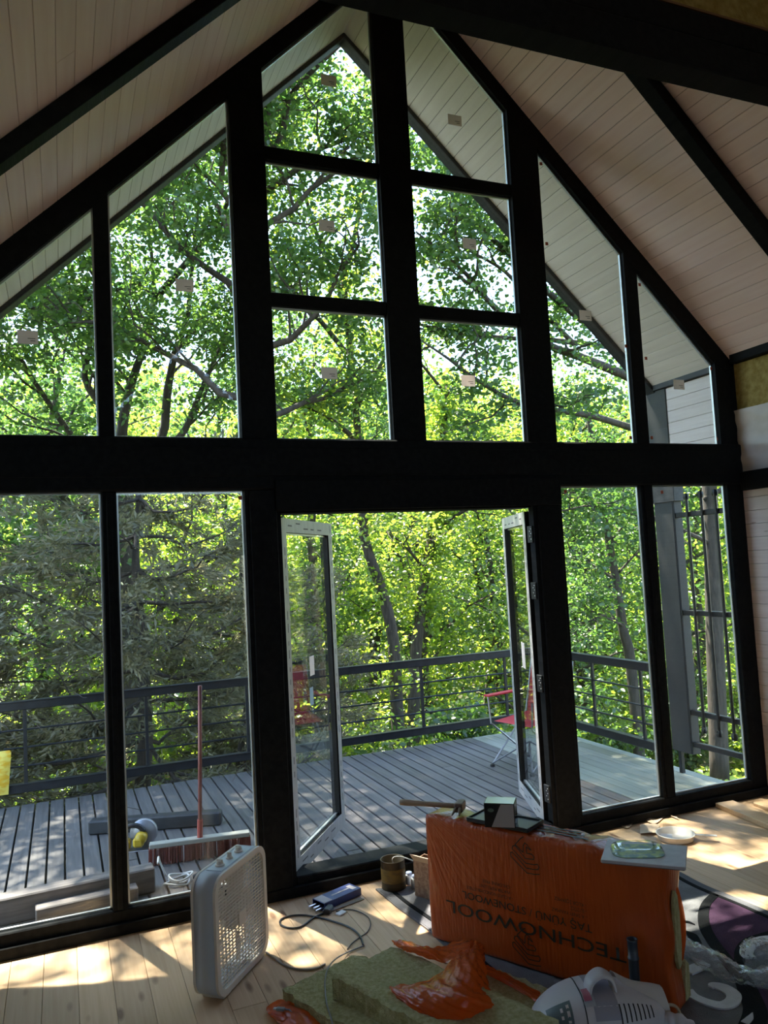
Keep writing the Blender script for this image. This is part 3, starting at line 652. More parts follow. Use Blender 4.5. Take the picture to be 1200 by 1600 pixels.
# ---- wrapped insulation pack
PL = np.array([0.532, -0.995, 0]); PL /= np.linalg.norm(PL); PN = np.array([0.882, 0.471, 0]); PN -= PL*(PN@PL); PN /= np.linalg.norm(PN)
P0 = np.array([1.587, 3.537, 0.011])
pr = root('insulation_pack', 'orange film wrapped pack of wool insulation standing on edge on the rug', 'insulation', P0, math.atan2(PL[1], PL[0]))
LEN, TH, HT = 1.165, 0.168, 0.583        # local x = along, +y = back, z up
def pack_point(u, v, w): return np.array([u*LEN, w*TH, v*HT])
def pack():
    bm = bmesh.new(); nx, ny, nz = 60, 8, 30
    bmesh.ops.create_cube(bm, size=1.0)
    for v in bm.verts: v.co = Vector(((v.co.x+0.5)*LEN, (v.co.y+0.5)*TH, (v.co.z+0.5)*HT))
    bmesh.ops.bevel(bm, geom=bm.edges[:], offset=0.024, segments=3, affect='EDGES', profile=0.55)
    bmesh.ops.subdivide_edges(bm, edges=[e for e in bm.edges if e.calc_length() > 0.3], cuts=40, use_grid_fill=True)
    bmesh.ops.triangulate(bm, faces=[f for f in bm.faces if len(f.verts) > 4])
    for v in bm.verts:
        x, y, z = v.co
        top = max(0, (z-HT+0.05)/0.05); endr = max(0, (x-LEN+0.12)/0.12); fr = 1-min(1, max(0, y/TH)*3)
        # radiating pleats from the top left corner and vertical pleats towards the right end
        an = math.atan2(HT-z+0.03, x+0.02); rad = math.hypot(HT-z, x)
        pl = 0.0022*math.sin(an*46)*math.exp(-((rad-0.25)/0.22)**2)*fr
        pl += 0.0018*math.sin(x*150+3*math.sin(z*9))*max(0, min(1, (z-0.28)/0.25))*max(0, min(1, (x-0.75)/0.2))*fr
        pl += 0.004*math.sin(x*2.4+1.0)*math.sin(z*5.0)*fr
        v.co.y -= pl
        if top > 0: v.co.z += 0.004*top*math.sin(x*95+2.5*math.sin(y*40))+0.003*top*math.sin(x*41-y*60)
        if endr > 0: v.co.x += 0.007*endr*math.sin(z*24+math.sin(y*50))
    me = bpy.data.meshes.new('film_wrap'); bm.to_mesh(me); bm.free(); me.materials.append(m_orange)
    me.polygons.foreach_set('use_smooth', [True]*len(me.polygons)); return link('film_wrap', me, pr)
wrap = pack()
# torn slit at the right end showing the wool, with a curled lip
slit = [(0.035, 0.20), (0.05, 0.16), (0.075, 0.17), (0.09, 0.24), (0.092, 0.36), (0.082, 0.43), (0.06, 0.455), (0.042, 0.42), (0.034, 0.32)]
MB().prism(slit, 'x', LEN+0.0, LEN+0.012).build('exposed_wool', m_wool, pr)
MB().prism([(0.10, 0.02), (0.15, 0.02), (0.155, 0.14), (0.12, 0.17), (0.105, 0.1)], 'x', LEN-0.005, LEN+0.010).build('exposed_wool', m_wool, pr)
lip = [[(LEN+0.004+0.02*math.sin(math.pi*i/8)*(j/3), 0.094+0.022*j/3, 0.17+0.28*i/8) for j in range(4)] for i in range(9)]
MB().grid(sheet(lip, 3)).build('torn_film_lip', m_orangef, pr, True)
def strip_poly(P, wd_, y, name, mat, parent, closed=False):
    """flat printed line on the front face: P in (u, v) metres"""
    mb = MB(); n = len(P)
    for i in range(n if closed else n-1):
        a, b = np.array(P[i], float), np.array(P[(i+1) % n], float); d = b-a; l = np.linalg.norm(d)
        if l < 1e-6: continue
        d /= l; nn = np.array([-d[1], d[0]])*wd_/2; a = a-d*wd_*0.4; b = b+d*wd_*0.4
        q = [a+nn, a-nn, b-nn, b+nn]
        mb.add([(p[0], y, p[1]) for p in q], [[0, 1, 2, 3]])
    return mb.build(name, mat, parent)
def logo(cu, cv, s):
    # three stacked chevron slabs with an arch and a roof stroke, in units of s, read upright in the picture
    T = lambda L_: [(cu+(x-0.5)*s, cv-(y-0.45)*s) for x, y in L_]
    parts = [[(0.86, 0.86), (0.72, 0.89), (0.50, 0.90), (0.05, 0.57), (0.05, 0.47), (0.10, 0.45), (0.50, 0.78), (0.72, 0.77), (0.83, 0.75), (0.86, 0.68), (0.82, 0.62), (0.72, 0.65), (0.48, 0.66), (0.10, 0.36), (0.13, 0.29), (0.20, 0.27), (0.48, 0.54), (0.72, 0.52), (0.74, 0.46), (0.68, 0.40), (0.53, 0.40), (0.53, 0.24), (0.64, 0.30)],
             [(0.46, 0.0), (0.36, 0.07), (0.20, 0.24), (0.42, 0.40), (0.44, 0.22), (0.49, 0.15), (0.55, 0.18), (0.66, 0.30)]]
    for P in parts: strip_poly(T(P), 0.0042, -0.0062, 'printed_logo', m_ink, pr)
logo(0.555, 0.495, 0.17); logo(0.535, 0.105, 0.165)
def text_mesh(s, width, height, name, mat, parent, M4, bold=0.0):
    cu = bpy.data.curves.new(name, 'FONT'); cu.body = s; cu.size = 1.0; cu.offset = bold; cu.resolution_u = 3
    to = bpy.data.objects.new(name, cu); COL.objects.link(to)
    bpy.context.view_layer.update()
    me = bpy.data.meshes.new_from_object(to.evaluated_get(bpy.context.evaluated_depsgraph_get()))
    bpy.data.objects.remove(to, do_unlink=True); bpy.data.curves.remove(cu)
    co = np.zeros(len(me.vertices)*3); me.vertices.foreach_get('co', co); co = co.reshape(-1, 3)
    x0, x1 = co[:, 0].min(), co[:, 0].max(); base = 0.0
    cap = 0.73
    co[:, 0] = (co[:, 0]-x0)/(x1-x0)*width; co[:, 1] = co[:, 1]/cap*height
    H = np.c_[co, np.ones(len(co))] @ np.array(M4).T
    me.vertices.foreach_set('co', H[:, :3].ravel()); me.materials.clear(); me.materials.append(mat); me.update()
    return link(name, me, parent)
def pack_text(s, u, v, width, height, bold=0.0, tilt=0.0):
    # text starts at the right (u, v = baseline) and runs towards smaller u, upside down
    c, s_ = math.cos(tilt), math.sin(tilt)
    M4 = [[-c, -s_, 0, u], [0, 0, -1, -0.0062], [s_, -c, 0, v], [0, 0, 0, 1]]
    return text_mesh(s, width, height, 'printed_text', m_ink, pr, M4, bold)
pack_text('TECHNOWOOL', 0.985, 0.207, 0.875, 0.056, 0.004, 0.0)
pack_text('TAŞ YÜNÜ / STONEWOOL', 0.845, 0.268, 0.640, 0.034, 0.004, 0.0)
for k, t in enumerate(('- A SINIFI YANMAZ', '- SU İTİCİ', '- KLOR İÇERMEZ')): pack_text(t, 0.825, 0.300+0.024*k, (0.16, 0.07, 0.145)[k], 0.015)
for k, t in enumerate(('- A CLASS NONCOMBUSTIBLE', '- WATER REPELLENT', '- CHLORINE FREE')): pack_text(t, 0.475, 0.297+0.024*k, (0.245, 0.175, 0.155)[k], 0.015)
PW = lambda u, w, z: P0+PL*u+PN*w+np.array([0, 0, z-P0[2]])   # world point over the pack
ZT = P0[2]+HT+0.006
PA = math.atan2(PL[1], PL[0])
# printing on the top face
for k in range(3):
    MB().box(0.50+0.02*k, 0.82-0.03*k, 0.06+0.028*k, 0.072+0.028*k, HT+0.0035, HT+0.0045, 0.0).build('printed_text_line', m_ink, pr)
# ---- hammer
hm = root('hammer', 'claw hammer with a long wooden handle on the orange pack', 'hammer', (0, 0, ZT))
a, b = F(646, 1256, ZT+0.03)-np.array([0, 0, ZT]), PW(0.155, 0.085, 0.03)
a[2] = 0.034; hd = (b-a)/np.linalg.norm(b-a)
a = b-hd*0.30
MB().tube(catmull([a, a*0.7+b*0.3, a*0.35+b*0.65, b], 5), np.interp(np.linspace(0, 1, 16), [0, 0.15, 0.4, 1], [0.0135, 0.0155, 0.0125, 0.0115]), 10).build('handle', M('worn_wooden_handle', (0.26, 0.17, 0.11), 0.6, col2=(0.36, 0.25, 0.17), scale=(20, 20, 20)), hm, True)
hp = np.array([-hd[1], hd[0], 0]); Rh = frame(hp, hd); mst = M('rusty_forged_steel', (0.16, 0.12, 0.10), 0.6, metal=0.5, col2=(0.26, 0.18, 0.13), scale=(30, 30, 30))
mb = MB().box(-0.035, 0.04, -0.020, 0.020, -0.021, 0.021, 0.004, R=Rh, at=b)
mb.tube([b+hp*0.03, b+hp*0.045, b+hp*0.062], [0.011, 0.012, 0.0155], 10)
hdm = mb.build('head', mst, hm)
for s in (-1, 1): MB().tube([b-hp*0.02+hd*0.007*s, b-hp*0.055+hd*0.012*s+np.array([0, 0, -0.004]), b-hp*0.085+hd*0.018*s+np.array([0, 0, -0.018])], [0.010, 0.008, 0.003], 6).build('claw', mst, hdm)
# ---- black tray and carton on the pack
tr = root('blister_tray', 'flat black plastic tray under the small carton on the pack', 'tray', PW(0.40, 0.07, ZT), PA)
BX('tray_base', m_black, tr, -0.15, 0.17, -0.075, 0.075, 0.0, 0.012, 0.004)
for x0, x1, y0, y1 in ((-0.15, 0.17, -0.075, -0.066), (-0.15, 0.17, 0.066, 0.075), (-0.15, -0.141, -0.066, 0.066), (0.161, 0.17, -0.066, 0.066)): BX('tray_rim', m_black, tr, x0, x1, y0, y1, 0.01, 0.019, 0.003)
mcw = M('pale_carton', (0.42, 0.38, 0.36), 0.4); mck = M('black_gloss_carton', (0.012, 0.014, 0.016), 0.18); mcb = M('pale_blue_gloss_lid', (0.16, 0.26, 0.42), 0.12)
ca = PA+0.42
bxp = F(783, 1295, ZT+0.014); ct = root('carton', 'small black, grey and blue carton standing on the black tray', 'box', (bxp[0]+0.035, bxp[1]+0.055, ZT+0.0125), ca)
cw, cdp, chh = 0.135, 0.10, 0.105
BX('body', mck, ct, -cw/2, cw/2, -cdp/2, cdp/2, 0, chh, 0.002)
BX('lid', mcb, ct, -cw/2+0.003, cw/2-0.003, -cdp/2+0.003, cdp/2-0.003, chh-0.0005, chh+0.0008, 0.0)
MB().prism([(-cw/2+0.03, 0.003), (cw/2-0.003, 0.003), (cw/2-0.003, chh-0.003), (-cw/2+0.075, chh-0.003)], 'y', -cdp/2-0.0006, -cdp/2+0.001).build('front_print', mcw, ct)
MB().lathe([(0.0001, 0.0012), (0.013, 0.0012), (0.014, 0)], 16, at=(-cw/2+0.03, -cdp/2-0.0002, chh*0.72), R=np.array([[1, 0, 0], [0, 0, -1], [0, 1.0*0.6, 0]])).build('emblem', M('green_emblem', (0.10, 0.16, 0.12), 0.4), ct)
# ---- tile and bubble pack
tl = root('grey_tile', 'thick light grey square tile on the right end of the pack', 'tile', (2.100, 2.575, ZT), PA+0.30)
BX('slab', M('light_grey_tile', (0.47, 0.45, 0.48), 0.45, col2=(0.55, 0.53, 0.55), scale=(30, 30, 30)), tl, -0.155, 0.155, -0.115, 0.115, 0.003, 0.015, 0.002)
BX('under_layer', M('dark_tile_back', (0.16, 0.15, 0.16), 0.6), tl, -0.150, 0.150, -0.112, 0.112, 0.0, 0.0035, 0.0)
bb = root('blister_pack', 'clear bubble pack with green contents lying on the grey tile', 'packet', (2.085, 2.60, ZT+0.0155), PA+0.55)
o = rrect(0.20, 0.15, 0.05, 5); MB().prism(o, 'z', 0.0, 0.002).build('card', M('green_printed_card', (0.30, 0.38, 0.05), 0.4, col2=(0.05, 0.14, 0.06), scale=(30, 30, 30), contrast=(0.42, 0.58)), bb)
G = []
for i in range(9):
    t = i/8; s_ = 1-0.42*t**2.2; G.append([(p[0]*s_, p[1]*s_, 0.002+0.022*math.sin(t*math.pi/2)) for p in o+[o[0]]])
MB().grid(G).build('bubble', thin_glass('clear_bubble', (0.95, 0.97, 0.96), 1.6), bb, True)
# ---- stone wool slabs
def woolslab(name, label, A, d, l, w, z0, z1, seed, cat='insulation'):
    r = np.random.default_rng(seed); d = np.array([*d, 0.0]); d /= np.linalg.norm(d); n = np.array([-d[1], d[0], 0]); nu, nv = 30, 16
    V = []; Fs = []
    rt = root(name, label, cat, (A[0], A[1], z0), 0)
    top = np.array([[d*l*i/nu+n*w*j/nv+np.array([0, 0, z1-z0]) for j in range(nv+1)] for i in range(nu+1)]); 
    jit = r.normal(0, 0.0016, top.shape); jit[..., 2] *= 1.0; top += jit
    for e, ax in ((0, 0), (nu, 0), (0, 1), (nv, 1)):
        if ax == 0: top[e, :, :2] += r.normal(0, 0.004, (nv+1, 2)); top[e, :, 2] -= np.abs(r.normal(0.002, 0.003, nv+1))
        else: top[:, e, :2] += r.normal(0, 0.004, (nu+1, 2)); top[:, e, 2] -= np.abs(r.normal(0.002, 0.003, nu+1))
    mb = MB().grid(top)
    rim = [top[i, 0] for i in range(nu+1)]+[top[nu, j] for j in range(1, nv+1)]+[top[i, nv] for i in range(nu-1, -1, -1)]+[top[0, j] for j in range(nv-1, -1, -1)]
    G = []
    for k in range(5): G.append([np.array([p[0], p[1], p[2]*(1-k/4)])+np.array([*r.normal(0, 0.002, 2), 0])*(k < 4) for p in rim])
    mb.grid(G); mb.build('slab', m_wool, rt); return rt
woolslab('wool_slab', 'lower olive wool slab lying on the floor beside the fan cord', (0.80, 3.30), (0.37, -0.93), 1.0, 0.40, 0.0, 0.078, 1)
woolslab('wool_slab', 'upper olive wool slab stacked crosswise on the lower one', (0.972, 3.135), (0.36, -0.93), 0.85, 0.335, 0.0785, 0.165, 2)
woolslab('wool_slab', 'flat pale wool slab between the vacuum cleaner and the orange film', (1.46, 3.12), (0.44, -0.9), 0.75, 0.18, 0.0175, 0.05, 3)
# ---- loose orange film
def S3(rows): return [[F(px, py, z) for px, py, z in r] for r in rows]
G = S3([[(735, 1472, 0.13), (742, 1472, 0.14), (752, 1476, 0.14), (757, 1480, 0.12)],
        [(712, 1500, 0.18), (724, 1500, 0.21), (742, 1502, 0.21), (757, 1512, 0.14)],
        [(665, 1535, 0.19), (700, 1535, 0.22), (735, 1535, 0.21), (765, 1550, 0.12)],
        [(612, 1543, 0.172), (665, 1552, 0.21), (722, 1562, 0.23), (765, 1560, 0.18)],
        [(617, 1556, 0.172), (668, 1580, 0.175), (730, 1592, 0.16), (788, 1592, 0.10)],
        [(640, 1568, 0.175), (690, 1602, 0.14), (750, 1620, 0.10), (815, 1612, 0.06)]])
tag(MB().grid(crumple(sheet(G, 9), 0.010, 5, 5)).build('plastic_film', m_orangef, None, True), 'crumpled orange film draped over the upper wool slab', 'film')
G = S3([[(612, 1470, 0.17), (635, 1471, 0.19), (662, 1480, 0.19), (690, 1480, 0.13), (726, 1468, 0.10)],
        [(618, 1476, 0.17), (640, 1480, 0.20), (668, 1486, 0.20), (694, 1490, 0.16), (732, 1472, 0.14)],
        [(632, 1482, 0.168), (650, 1490, 0.168), (676, 1498, 0.168), (700, 1506, 0.17), (738, 1486, 0.18)]])
tag(MB().grid(crumple(sheet(G, 8), 0.007, 5, 8)).build('plastic_film', m_orangef, None, True), 'twisted orange film scrap at the foot of the orange pack', 'film')
G = S3([[(757, 1508, 0.08), (785, 1520, 0.06), (815, 1536, 0.055), (845, 1552, 0.05)],
        [(756, 1515, 0.09), (784, 1527, 0.07), (813, 1543, 0.062), (842, 1558, 0.055)],
        [(757, 1521, 0.08), (783, 1534, 0.058), (812, 1550, 0.055), (838, 1566, 0.052)]])
tag(MB().grid(crumple(sheet(G, 6), 0.006, 4, 9)).build('plastic_film', m_orangef, None, True), 'narrow orange film strip lying behind the vacuum cleaner', 'film')
G = S3([[(418, 1574, 0.012), (440, 1563, 0.03), (462, 1570, 0.05), (500, 1588, 0.03), (530, 1612, 0.02)],
        [(417, 1580, 0.012), (440, 1582, 0.035), (470, 1590, 0.055), (505, 1606, 0.03), (525, 1626, 0.02)],
        [(425, 1590, 0.012), (442, 1602, 0.02), (470, 1614, 0.03), (500, 1626, 0.02), (520, 1640, 0.012)]])
fl2 = MB().grid(crumple(sheet(G, 7), 0.006, 4, 12)).build('plastic_film', m_orangef, None, True); tag(fl2, 'orange film poking out from under the lower wool slab', 'film')
# cable across the slabs ending in a small plug on the film
mcab = M('grey_usb_cable', (0.20, 0.20, 0.21), 0.45)
cabp = [F(568, 1478, 0.006), F(545, 1487, 0.008), F(525, 1498, 0.04), F(513, 1512, 0.083), F(508, 1530, 0.083), F(508, 1548, 0.083), F(511, 1570, 0.083), F(517, 1590, 0.083), F(523, 1612, 0.083)]
tag(MB().tube(catmull(cabp, 6), 0.0032, 8).build('cable', mcab, None, True), 'thin grey cable lying across the lower wool slab', 'cable')
pg = root('cable_plug', 'small grey cable plug lying on the orange film corner', 'plug', F(440, 1577, 0.052), -0.6)
BX('shell', M('grey_plug_plastic', (0.22, 0.23, 0.22), 0.45), pg, -0.022, 0.012, -0.009, 0.009, -0.004, 0.006, 0.003); BX('contact', m_steel, pg, -0.034, -0.022, -0.006, 0.006, -0.002, 0.004, 0.001)
MB().tube([(0.012, 0, 0.001), (0.035, -0.004, 0.002), (0.06, -0.03, 0.0), (0.09, -0.08, -0.01)], 0.0028, 6).build('lead', mcab, pg, True)
# ---- black charging cable loop, thin cord loop, blue packet, chip
kl = [F(q[0], q[1], 0.006) for q in ((505, 1427), (490, 1434), (474, 1446), (462, 1450), (448, 1449), (438, 1444), (440, 1436), (455, 1431), (475, 1430), (500, 1434), (525, 1441), (548, 1450), (562, 1462), (568, 1478))]
kc = root('charging_cable', 'black cable lying in a loop with its block plug by the packet', 'cable')
MB().tube(catmull(kl, 6), 0.0048, 8).build('lead', m_black, kc, True)
pp = F(513, 1426, 0.0); MB().box(-0.035, 0.035, -0.018, 0.018, 0.001, 0.03, 0.006, R=rotz(0.9), at=pp).build('plug_block', m_black, kc)
tl_ = [F(q[0], q[1], 0.004) for q in ((525, 1424), (545, 1421), (562, 1425), (575, 1433), (579, 1444), (574, 1456), (563, 1464), (550, 1474), (543, 1483))]
tag(MB().tube(catmull(tl_, 6), 0.0026, 6).build('thin_cord', m_black, None, True), 'thin dark cord curving from the blue packet over the floor', 'cord')
bpk = root('drill_bit_packet', 'open blue cardboard packet of drill bits on the floor by the sill', 'packet', (*F(525, 1408)[:2], 0.0), math.atan2(*(F(552, 1394)-F(492, 1420))[[1, 0]]))
mbl = M('blue_printed_card', (0.055, 0.075, 0.22), 0.35)
for nm, x0, x1, y0, y1, z0, z1_ in (('bottom_panel', -0.13, 0.14, -0.05, 0.05, 0.001, 0.004), ('top_panel', -0.12, 0.14, -0.05, 0.05, 0.036, 0.039), ('side_panel', -0.12, 0.14, -0.05, -0.047, 0.003, 0.037), ('side_panel', -0.12, 0.14, 0.047, 0.05, 0.003, 0.037), ('end_flap', 0.137, 0.14, -0.047, 0.047, 0.003, 0.037)):
    BX(nm, mbl, bpk, x0, x1, y0, y1, z0, z1_, 0.001)
BX('white_print', m_stick, bpk, -0.115, -0.06, -0.045, 0.045, 0.0385, 0.0398, 0.0); BX('white_print', m_stick, bpk, -0.03, 0.09, -0.006, 0.006, 0.0385, 0.0398, 0.0); BX('white_print', m_stick, bpk, 0.095, 0.125, -0.03, 0.03, 0.0385, 0.0398, 0.0)
for k in range(5):
    y = -0.034+0.017*k; MB().tube([(-0.165+0.006*(k % 3), y, 0.012+0.007*(k % 2)), (-0.02, y, 0.014+0.007*(k % 2))], 0.0055, 8).build('drill_bit', m_steel, bpk)
mw = root('steel_wire', 'bundle of thin steel rods on the floor beside the blue packet', 'rod', (*F(535, 1416)[:2], 0.0), bpk.rotation_euler[2]-0.06)
for k in range(3): MB().tube([(-0.11, -0.012+0.010*k, 0.0045), (0.13, -0.02+0.014*k, 0.0045)], 0.0035, 6).build('rod', m_steel, mw)
chp = F(533, 1428); tag(MB().box(-0.026, 0.026, -0.018, 0.018, 0, 0.009, 0.002, R=rotz(0.5), at=chp).build('plastic_chip', M('white_plastic', (0.72, 0.72, 0.72), 0.4), None), 'small white plastic chip on the floor beside the black plug', 'chip')
# ---- tin can with wire, cardboard box, carton, bottles
can = root('tin_can', 'rusty olive tin can with a yellowed label by the doorway', 'can', (1.668, 4.175, 0.011))
mtin = M('rusty_tin', (0.035, 0.028, 0.014), 0.5, metal=0.4, col2=(0.07, 0.05, 0.024), scale=(20, 20, 20)); ra, hc = 0.067, 0.155
MB().lathe([(0.0001, 0.002), (ra, 0.0), (ra+0.002, 0.004), (ra, 0.008), (ra, hc-0.006), (ra+0.003, hc-0.002), (ra+0.001, hc), (ra-0.003, hc-0.002), (ra-0.003, 0.01), (0.0001, 0.01)], 28).build('body', mtin, can, True)
MB().lathe([(ra+0.0008, 0.04), (ra+0.0012, 0.041), (ra+0.0012, 0.112), (ra+0.0008, 0.113)], 28).build('paper_label', M('yellowed_can_label', (0.17, 0.115, 0.015), 0.5, col2=(0.09, 0.06, 0.015), scale=(25, 25, 60)), can, True)
MB().lathe([(0.0001, 0.05), (ra-0.004, 0.05)], 24).build('contents', M('dark_paint', (0.02, 0.025, 0.02), 0.2), can)
wr_ = [np.array([0.0, -0.015, 0.12]), np.array([-0.008, -0.02, 0.158]), np.array([0.01, -0.02, 0.168]), np.array([0.05, -0.03, 0.162]), np.array([0.10, -0.075, 0.145]), np.array([0.118, -0.10, 0.14])]
tag(MB().tube(catmull([p+np.array([1.668, 4.175, 0.011]) for p in wr_], 6), 0.0035, 6).build('white_wire', M('white_wire_sheath', (0.75, 0.75, 0.74), 0.4), None, True), 'white wire hooked from the tin can to the cardboard box', 'wire')
cbx = root('cardboard_box', 'open brown cardboard box between the can and the orange pack', 'box', (1.80, 3.975, 0.011), -1.1)
mcd = M('printed_brown_cardboard', (0.26, 0.15, 0.09), 0.8, col2=(0.36, 0.23, 0.14), scale=(60, 60, 60), contrast=(0.45, 0.55))
for nm, x0, x1, y0, y1 in (('side_panel', -0.07, 0.07, -0.05, -0.046), ('side_panel', -0.07, 0.07, 0.046, 0.05), ('end_panel', -0.07, -0.066, -0.046, 0.046), ('end_panel', 0.066, 0.07, -0.046, 0.046)): BX(nm, mcd, cbx, x0, x1, y0, y1, 0, 0.19, 0.001)
BX('bottom_panel', mcd, cbx, -0.066, 0.066, -0.046, 0.046, 0.0, 0.004, 0.001)
MB().box(-0.066, 0.066, -0.002, 0.002, 0, 0.05, 0.0, R=np.array([[1, 0, 0], [0, 0.8, -0.6], [0, 0.6, 0.8]]), at=(0, -0.05, 0.188)).build('flap', M('pale_cardboard_inside', (0.50, 0.38, 0.26), 0.8), cbx)
rcn = root('red_white_carton', 'small red and white carton standing behind the cardboard box', 'box', (1.935, 4.12, 0.011), -0.6)
BX('body', m_stick, rcn, -0.06, 0.06, -0.04, 0.04, 0, 0.225, 0.002); BX('red_band', M('red_card', (0.35, 0.03, 0.03), 0.5), rcn, -0.0606, 0.0606, -0.0406, 0.0406, 0.13, 0.18, 0.0); BX('open_flap', M('dark_card', (0.05, 0.04, 0.05), 0.6), rcn, -0.06, 0.06, -0.043, -0.04, 0.20, 0.245, 0.0)
for k, (px, py, lab) in enumerate(((649, 1389, 'small white bottle with blue cap, nearest the cardboard box'), (640, 1384, 'small white bottle between the tin can and the other bottle'))):
    p = F(px, py); bo = root('bottle', lab, 'bottle', (p[0], p[1], 0.011), 0, 'small white bottles by the tin can')
    MB().lathe([(0.0001, 0), (0.022, 0), (0.023, 0.004), (0.023, 0.045), (0.017, 0.053), (0.0001, 0.053)], 16).build('body', M('white_bottle', (0.70, 0.72, 0.78), 0.35), bo, True)
    MB().lathe([(0.017, 0.052), (0.017, 0.064), (0.0001, 0.065)], 14).build('cap', M('pale_blue_cap', (0.40, 0.48, 0.72), 0.4), bo, True)
# ---- round lid with handle, brown paper, pine board
ld = root('round_tub', 'shallow round white plastic tub with a flat handle on the floor', 'tub', (*F(1056, 1311)[:2], 0.0), math.atan2(*(F(1115, 1306)-F(1080, 1304))[[1, 0]]))
mlid = M('translucent_white_plastic', (0.74, 0.70, 0.64), 0.35)
MB().lathe([(0.0001, 0.0), (0.098, 0.0), (0.105, 0.004), (0.112, 0.034), (0.118, 0.036), (0.118, 0.039), (0.110, 0.038), (0.101, 0.007), (0.0001, 0.006)], 36).build('tub', mlid, ld, True)
BX('handle', mlid, ld, 0.11, 0.24, -0.014, 0.014, 0.030, 0.036, 0.003)
BX('paper_scrap', M('grey_white_paper', (0.62, 0.63, 0.65), 0.6), ld, -0.09, -0.02, -0.03, 0.05, 0.0065, 0.012, 0.0, R=None)
G = [[F(952+96*j/8, 1283-12*j/8+6*math.sin(j*1.7), 0.004)+np.array([0.0, -0.05*i+0.01*math.sin(j*2.3+i), 0.012*(i == 0)*(1+math.sin(j*1.3))+0.004]) for j in range(9)] for i in range(3)]
tag(MB().grid(sheet(G, 4)).build('brown_paper', M('tan_paper', (0.50, 0.36, 0.24), 0.7, col2=(0.58, 0.43, 0.30), scale=(8, 8, 8)), None, True), 'torn strip of tan paper along the sill below the right panes', 'paper')
G = [[F(1000+30*j/3, 1288+14*i/3, 0.012)+np.array([0, 0, 0.004*math.sin(i*2+j)]) for j in range(4)] for i in range(4)]
tag(MB().grid(sheet(G, 4)).build('brown_paper', M('pale_paper', (0.62, 0.48, 0.34), 0.7), None, True), 'pale paper scrap tucked beside the round white tub', 'paper')
pb = root('pine_board', 'loose pine board lying on the floor by the right wall', 'board', (4.155, 4.315, 0.0), math.atan2(-0.52, -0.06))
BX('plank', m_pine, pb, 0.0, 1.3, 0.0, 0.145, 0.001, 0.034, 0.003)
pb2 = root('pine_offcut', 'short pine offcut lying along the right wall base', 'board', (4.40, 4.22, 0.0), math.atan2(-0.9, -0.1)); BX('plank', m_pine, pb2, 0.0, 0.6, 0.0, 0.07, 0.001, 0.022, 0.003)
# ---- clear plastic bags
G = S3([[(1072, 1458, 0.02), (1080, 1470, 0.07), (1100, 1482, 0.06), (1125, 1492, 0.05), (1150, 1508, 0.04), (1180, 1515, 0.04), (1215, 1510, 0.04)],
        [(1072, 1478, 0.05), (1085, 1485, 0.09), (1110, 1492, 0.08), (1132, 1500, 0.09), (1155, 1514, 0.06), (1185, 1522, 0.07), (1218, 1520, 0.06)],
        [(1074, 1492, 0.02), (1092, 1500, 0.05), (1115, 1512, 0.05), (1140, 1520, 0.06), (1160, 1528, 0.06), (1190, 1532, 0.06), (1220, 1528, 0.05)],
        [(1078, 1500, 0.018), (1100, 1512, 0.018), (1122, 1524, 0.018), (1146, 1534, 0.018), (1168, 1538, 0.018), (1195, 1540, 0.018), (1222, 1534, 0.018)]])
tag(MB().grid(crumple(sheet(G, 8), 0.012, 6, 21)).build('plastic_bag', m_clearf, None, True), 'long crumpled clear plastic sheet trailing over the rug', 'plastic')
G = S3([[(1158, 1480, 0.03), (1166, 1470, 0.07), (1180, 1466, 0.05), (1205, 1470, 0.03)], [(1160, 1492, 0.05), (1172, 1482, 0.09), (1188, 1480, 0.08), (1212, 1482, 0.04)], [(1162, 1508, 0.02), (1176, 1502, 0.03), (1195, 1500, 0.05), (1220, 1500, 0.03)]])
tag(MB().grid(crumple(sheet(G, 9), 0.012, 5, 23)).build('plastic_bag', m_clearf, None, True), 'small crumpled clear bag on the purple part of the rug', 'plastic')
